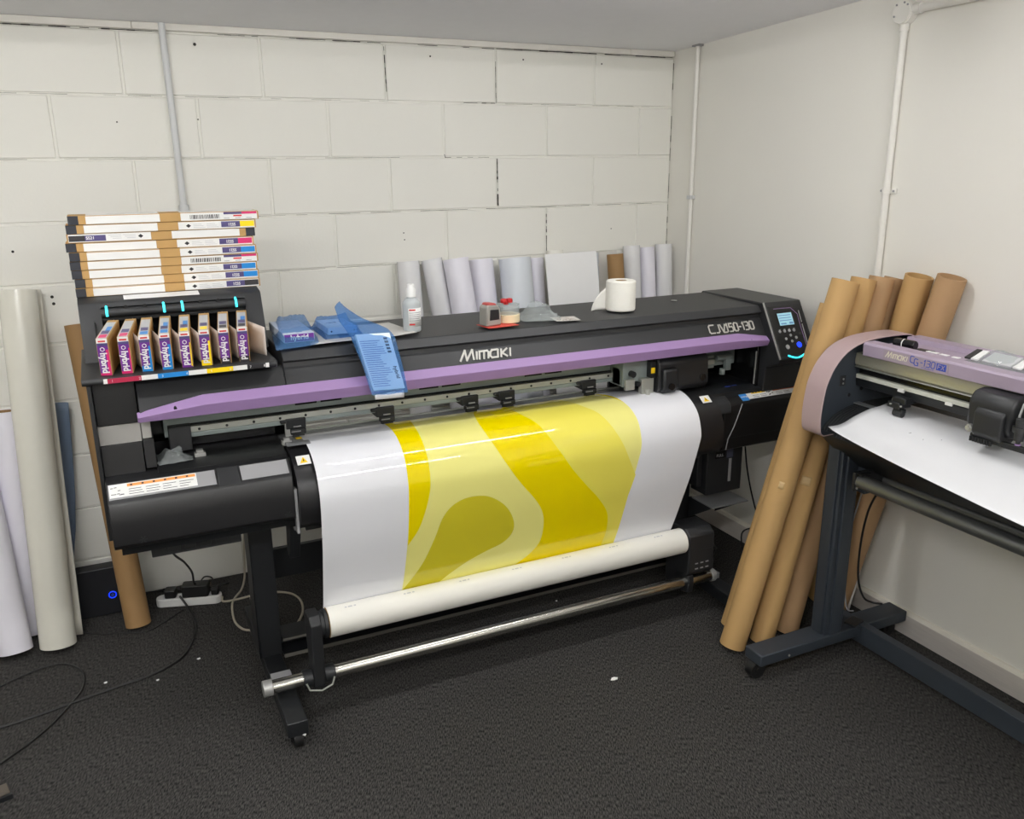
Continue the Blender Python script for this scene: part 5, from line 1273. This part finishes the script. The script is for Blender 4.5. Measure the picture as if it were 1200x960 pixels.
# fittings on the dark inner cheek
mb = MB(); mb.box(-.434, -.408, YC-.004, YC, 1.020, 1.056); sw = mb.build('cheek_switch', m_blk, ec, bevel=.002)
for z in (1.030, 1.045):
    s = MB(); s.cyl((-.421, YC-.003, z), (-.421, YC-.0055, z), .0035, 10); s.build('cheek_screw', m_silver, ec)
for x, z in ((-.330, 1.001), (-.385, .985)):
    s = MB(); s.cyl((x, YC, z), (x, YC-.002, z), .006, 12); s.build('cheek_hole', m_dark_hole, ec)
ya, yb = YC-.001, YE+.086
def rail_y(name, pts, m, par=CU, bev=.0015):
    s = MB(); s.prism(pts, 'y', yb, ya); return s.build(name, m, par, bevel=bev)
s = MB(); s.prism([(-.400, 1.134), (-.402, 1.171), (-.396, 1.178), (-.352, 1.1785), (-.347, 1.162), (-.205, 1.162), (-.20, 1.178), (-.145, 1.178), (-.138, 1.17), (-.138, 1.10), (-.36, 1.13)], 'y', yb, Y1c-.0015); s.build('top_cover', m_lav, CU, bevel=.0015)
rail_y('y_bar', [(-.366, 1.086), (-.372, 1.092), (-.374, 1.106), (-.370, 1.130), (-.30, 1.130), (-.30, 1.086)], mat('pale_anodised', srgb(186, 184, 164), .35, metal=.45))
rail_y('bar_lip', [(-.372, 1.081), (-.374, 1.086), (-.30, 1.086), (-.30, 1.081)], m_rail)
rail_y('bar_underside', [(-.345, 1.016), (-.350, 1.081), (-.26, 1.081), (-.26, 1.016)], m_blkg)
rail_y('white_rail', [(-.362, 1.0425), (-.362, 1.0575), (-.346, 1.0575), (-.346, 1.0425)], mat('rail_ivory', srgb(206, 208, 196), .4))
rail_y('rail_flange', [(-.358, 1.016), (-.362, 1.041), (-.346, 1.041), (-.346, 1.016)], m_frame)
for y in (-1.80, -1.974):
    s = MB(); s.box(-.366, -.357, y-.012, y+.012, 1.036, 1.046); s.build('rail_tag', m_white, CU)
rail_y('platen', [(-.14, .955), (-.30, .955), (-.39, .944), (-.445, .926), (-.485, .895), (-.497, .868), (-.49, .852), (-.43, .800), (-.36, .740), (-.14, .74)], m_frame)
for k in range(9):     # ribs on the curved front of the platen
    y = -1.622-.0115*k; s = MB()
    s.sweep([(-.30, y, .9558), (-.39, y, .9448), (-.445, y, .9268), (-.485, y, .8958), (-.497, y, .869)], .0018, 6); s.build('platen_rib', m_blk2, CU)
mb = MB(); mb.box(-.36, -.335, -1.72, -1.614, .9525, .9560); mb.build('grit_plate', m_plat, CU)
def pinch2(y):
    s = MB(); s.box(-.392, -.33, y-.026, y+.026, 1.006, 1.026); s.box(-.400, -.345, y-.012, y+.034, .990, 1.010); s.box(-.392, -.372, y-.018, y+.018, .975, .99); o = s.build('pinch_arm', m_frame, CU, bevel=.003)
    s = MB(); s.cyl((-.385, y-.016, .9745), (-.385, y+.016, .9745), .0115, 16); s.build('pinch_wheel', m_blk2, o)
    for d_ in (-.02, .02):
        q = MB(); q.cyl((-.40, y+d_, 1.003), (-.404, y+d_, 1.003), .003, 8); q.build('arm_screw', m_silver, o)
for y in (-1.818, -2.50, -3.1): pinch2(y)
# cutting carriage with its tool holder
mb = MB(); mb.prism([(-.33, 1.02), (-.33, 1.118), (-.40, 1.130), (-.435, 1.125), (-.452, 1.10), (-.452, 1.035), (-.44, 1.012), (-.36, 1.008)], 'y', -2.232, -2.098); hd = mb.build('cutting_head', m_blk, CU, bevel=.010, seg=3)
mb = MB(); mb.prism([(-.40, 1.000), (-.40, 1.085), (-.455, 1.085), (-.464, 1.07), (-.464, 1.012), (-.454, .998), (-.41, .992)], 'y', -2.215, -2.128); mb.build('head_front', m_blk, hd, bevel=.006, seg=3)
mb = MB(); mb.cyl((-.440, -2.118, 1.020), (-.462, -2.118, 1.020), .0105, 16); mb.cyl((-.462, -2.118, 1.020), (-.468, -2.118, 1.020), .006, 12); mb.build('head_knob', m_silver, hd)
mb = MB(); mb.box(-.455, -.44, -2.40, -2.120, .990, 1.006); mb.build('cutting_strip', m_frame, hd, bevel=.002)
for k in range(8):
    s = MB(); s.box(-.460, -.453, -2.128-.0085*k, -2.123-.0085*k, .984, .998); s.build('strip_tooth', m_frame, hd)
mb = MB(); mb.box(-.43, -.38, -2.272, -2.232, 1.052, 1.070); mb.build('holder_bracket', m_alu, hd, bevel=.002)
mb = MB(); mb.cyl((-.445, -2.255, 1.080), (-.445, -2.255, 1.02), .013, 20); mb.cyl((-.445, -2.255, 1.058), (-.445, -2.255, 1.043), .019, 20); mb.cyl((-.445, -2.255, 1.02), (-.445, -2.255, .998), .007, 14, r2=.004); mb.build('tool_holder', m_blk2, hd)
mb = MB(); mb.cyl((-.445, -2.255, 1.010), (-.445, -2.255, 1.004), .0075, 14); mb.build('tool_ring', m_purple, hd)
mb = MB(); mb.sweep([(-.40, -2.242, 1.122), (-.425, -2.242, 1.114), (-.435, -2.242, 1.085), (-.438, -2.244, 1.05)], .0035, 8); mb.build('holder_spring', m_alu, hd)
# lettering on the top cover
FT = frame_fn((-.4015, -1.715, 1.1355), (0, -1, 0), (0, 0, 1))
mb = MB(); plate(mb, FT, .034, .270, .001, .0345, .0002, .0008); mb.build('name_sticker', mat('sticker_mauve', srgb(160, 146, 158), .4), CU)
mn = mat('name_cream', srgb(214, 208, 190), .4); Q = ((0, -1, 0), (0, 0, 1), .0005)
strokes('maker_name', LOGO, .0195, .15, mn, CU, FT(.042, .0115, .0009), *Q, shear=.22, fit=.080)
strokes('model_name', CGL, .020, .13, m_ink['blue'], CU, FT(.136, .0135, .0009), *Q)
strokes('model_name', GLT, .020, .13, m_ink['blue'], CU, FT(.1505, .0075, .0009), *Q)
strokes('model_name', N130, .0195, .12, m_ink['blue'], CU, FT(.1725, .0105, .0009), *Q, shear=.1, fit=.051)
mb = MB(); plate(mb, FT, .230, .263, .0085, .0295, .0008, .0011); mb.build('model_badge', m_ink['blue'], CU)
strokes('model_badge_word', FXL, .013, .16, m_lav, CU, FT(.2345, .0125, .0011), *Q, shear=.1, fit=.022)
text('CUTTING PLOTTER', .005, m_ink['blue'], 'model_caption', CU, FT(.178, .0035, .0009), (0, -1, 0), (0, 0, 1), .0002)
# stand: legs, feet, crossbar, media bars
def cutter_leg(y):
    s = MB(); s.box(-.428, -.345, y-.034, y+.034, .10, .855); s.box(-.436, -.41, y-.022, y+.022, .10, .855); s.box(-.41, -.36, y-.042, y-.03, .10, .855)
    s.build('stand_leg', m_slate, CU, bevel=.003)
    s = MB(); s.box(-.725, -.018, y-.042, y+.042, .060, .102); f = s.build('stand_foot', m_slate, CU, bevel=.004)
    for x in (-.700, -.075):
        q = MB(); q.cyl((x-.012*(x<-.5), y-.018, .031), (x-.012*(x<-.5), y+.018, .031), .0305, 24); q.cyl((x-.012*(x<-.5), y-.022, .031), (x-.012*(x<-.5), y+.022, .031), .012, 12); q.box(x-.014, x+.014, y-.021, y-.017, .025, .056); q.box(x-.014, x+.014, y+.017, y+.021, .025, .056); q.cyl((x, y, .05), (x, y, .057), .016, 14)
        q.build('caster', m_rubber, CU)
    q = MB(); q.cyl((-.60, y-.043, .075), (-.60, y-.046, .075), .004, 10); q.build('foot_bolt', m_silver, f)
cutter_leg(-1.622); cutter_leg(-3.44)
mb = MB(); mb.box(-.258, -.222, -3.41, -1.505, .03, .1035); mb.build('stand_crossbar', m_slate, CU, bevel=.003)
for x, z, r in ((-.425, .722, .0235), (-.30, .705, .0235)):
    s = MB(); s.cyl((x, -1.735, z), (x, -3.35, z), r, 28); s.build('media_bar', mat('grey_anodised_bar', srgb(120, 122, 122), .35, metal=.7) if r and x < -.4 else bpy.data.materials['grey_anodised_bar'], CU)
mb = MB(); mb.box(-.45, -.26, -1.735, -1.722, .69, .755); mb.box(-.445, -.40, -1.755, -1.735, .748, .754); bk = mb.build('bar_bracket', m_frame, CU, bevel=.002)
mb = MB(); mb.box(-.36, -.14, -1.70, -1.66, .65, .75); mb.build('leg_gusset', m_slate, CU, bevel=.003)
for x, z in ((-.44, .735), (-.44, .70)):
    s = MB(); s.cyl((x, -1.735, z), (x, -1.738, z), .004, 10); s.build('bracket_bolt', m_silver, bk)
s = MB(); s.cyl((-.43, -1.656, .83), (-.434, -1.656, .83), .004, 10); s.build('leg_bolt', m_silver, CU)
# white vinyl sheet on the platen
LE = [(-.235, -1.672, .9605), (-.29, -1.690, .9625), (-.345, -1.712, .9655), (-.405, -1.718, .963), (-.455, -1.712, .946), (-.507, -1.703, .922), (-.552, -1.694, .918)]
RE2 = [(-.226, -3.31, .9595), (-.30, -3.31, .9605), (-.37, -3.31, .955), (-.43, -3.31, .944), (-.51, -3.31, .923), (-.59, -3.31, .899), (-.66, -3.31, .876)]
LS, RS = spline(LE, 4), spline(RE2, 4)
def vs(u, v):
    n_ = len(LS)-1; f = v*n_; k = min(int(f), n_-1); s = f-k
    a = Vector(LS[k])*(1-s)+Vector(LS[k+1])*s; b = Vector(RS[k])*(1-s)+Vector(RS[k+1])*s
    w = min(1, u*1.9)**.75; p = a*(1-w)+b*w
    return Vector((p.x, a.y*(1-u)+b.y*u, p.z+.0006+.0008*noise.noise(Vector((u*9, v*4, 2)))))
mb = MB(); mb.grid(vs, 60, 24)
t = tag(recenter(mb.build('vinyl_sheet', mat('matt_white_vinyl', srgb(232, 233, 236), .38, noise_amt=.01), None, solid=.0006, ang=60), (-.45, -2.4, .957)), 'white vinyl sheet with curling corner lying across the platen of the cutter', 'vinyl sheet')
mb = MB()
for (u, v, s_) in ((.13, .60, .010), (.165, .62, .005), (.19, .55, .004)):
    p = vs(u, v); q0 = vs(u, v+.03); d = (q0-p).normalized()
    mb.sweep([p+Vector((0, 0, .0022)), p+Vector((-.4*s_, -.6*s_, .002)), p+Vector((-s_, -.2*s_, .0014))], .0007, 5)
mb.build('cut_mark', m_ink['grey'], t)
# pale blue film corner under the tool
p = vs(.37, .48)
mb = MB(); mb.box(-.455, -.41, -2.42, -2.30, .9585, .9592, rot=Matrix.Rotation(.1, 3, 'Y')); tag(recenter(mb.build('blue_film', mat('pale_blue_film', srgb(150, 206, 222), .3)), (-.43, -2.36, .958)), 'pale blue film strip on the white sheet beside the cutting tool', 'film')
# things in the tray of the cutter's top cover
ZT = 1.1635
t = empty('marker_pen', (-.315, -1.755, ZT), 'short black barrel with white stripe in the cutter top tray', 'pen')
c0 = Vector((-.318, -1.718, ZT+.016)); c1 = Vector((-.312, -1.792, ZT+.016))
mb = MB(); mb.cyl(c0, c1, .0155, 20); mb.build('barrel', m_blkg, t, bevel=.003)
mb = MB(); mb.pipe(c0+(c1-c0)*.42, c0+(c1-c0)*.47, .0158, .0150, 20); mb.build('white_stripe', m_white, t)
mb = MB(); mb.box(-.335, -.305, -1.862, -1.805, ZT, ZT+.012, rot=Matrix.Rotation(.05, 3, 'Z')); tag(recenter(mb.build('black_strip', m_frame, None, bevel=.003), (-.32, -1.835, ZT)), 'flat black strip lying in the cutter tray by the black barrel', 'strip')
for k, (ya_, yb_, lab) in enumerate(((-1.862, -1.900, 'white label strip in the cutter tray nearest the black barrel'), (-1.910, -1.936, 'white label strip in the middle of the cutter tray'), (-1.952, -1.974, 'smallest white label scrap in the cutter tray'))):
    mb = MB(); mb.box(-.352, -.338, yb_, ya_, ZT+.0152, ZT+.0172 , rot=Matrix.Rotation(.04*k, 3, 'Z')); tag(recenter(mb.build('label_strip', m_paper), (-.345, (ya_+yb_)/2, ZT+.0152)), lab, 'label', 'white label strips in the cutter tray')
film_bag('clear_bag', 'clear plastic packet with white pieces in the cutter tray', 'bag',
         [(-.330, -1.955, ZT), (-.330, -2.165, ZT), (-.210, -2.165, ZT), (-.210, -1.955, ZT)], .048, m_clearbag, 4.4, None, wr=.012, power=.5)
for k, (ya_, yb_, m_, lab) in enumerate(((-1.965, -1.982, m_blk, 'black end piece inside the clear packet'), (-1.986, -2.006, m_paper, 'short white piece inside the clear packet'), (-2.022, -2.112, m_ink['ltgrey'], 'long pale grey label inside the clear packet'), (-2.118, -2.142, m_paper, 'white piece at the far end inside the clear packet'))):
    mb = MB(); mb.box(-.312, -.256, yb_, ya_, ZT+.020, ZT+.025, rot=Matrix.Rotation(-.35, 3, 'Y')); tag(recenter(mb.build('packet_insert', m_), (-.29, (ya_+yb_)/2, ZT+.02)), lab, 'label')
# cords and paper behind the cutter leg
cable('black_cable', 'black power cord hanging behind the cutter leg down to the cutter foot',
      [Vector((-.20, -1.70, .742)), at(1024, 585, 'x', -.24), at(1013, 615, 'x', -.225), at(1007, 650, 'x', -.21), at(1006, 680, 'x', -.20), at(1012, 700, 'z', .112), at(1022, 706, 'z', .107), at(1034, 708, 'z', .107)], .004, m_cable)
cable('grey_cable', 'thin grey cord behind the cutter leg near the brown tubes',
      [Vector((-.24, -1.62, .742)), at(991, 640, 'x', -.22), at(990, 680, 'x', -.20), at(992, 712, 'z', .107), at(1000, 716, 'z', .107)], .0025, m_ink['grey'])
mb = MB()
a0, a1 = at(993, 712, 'x', -.10), at(1008, 662, 'x', -.03)
mb.grid(lambda u, v: a0*(1-v)+a1*v+Vector((.012*math.cos(PI*u), .014*math.sin(PI*u)-.02*u, 0)), 8, 6)
tag(recenter(mb.build('paper_curl', m_paper, None, solid=.001), tuple(a0)), 'white curled paper strip between the brown tubes and the cutter cord', 'paper')
mb = MB(); mb.box(-.30, -.235, -1.66, -1.615, .1030, .112, rot=Matrix.Rotation(.3, 3, 'Z')); tag(recenter(mb.build('cable_clip', m_blk, None, bevel=.002), (-.267, -1.637, .103)), 'small black clip lying on the cutter foot', 'clip')
def along(TB, px):       # where on a tube's axis a pixel row falls
    best = min(range(200), key=lambda k: abs(480-FPX*(TB[0]+(TB[1]-TB[0])*k/200-CAM).dot(UX)/(TB[0]+(TB[1]-TB[0])*k/200-CAM).dot(FX)-px)); return best/200
s0 = along(TUBE_A, 567); tube_patch(TUBE_A[0], TUBE_A[1], .047, s0-.009, s0+.009, -.25, .15, mt, 'tape_scrap', 'small torn tape scrap on the frontmost brown tube')
s0 = along(TUBE_B, 561); tube_patch(TUBE_B[0], TUBE_B[1], .043, s0-.012, s0+.012, -.45, .35, mt, 'tape_scrap', 'square tape patch on the second brown tube beside the cutter leg')
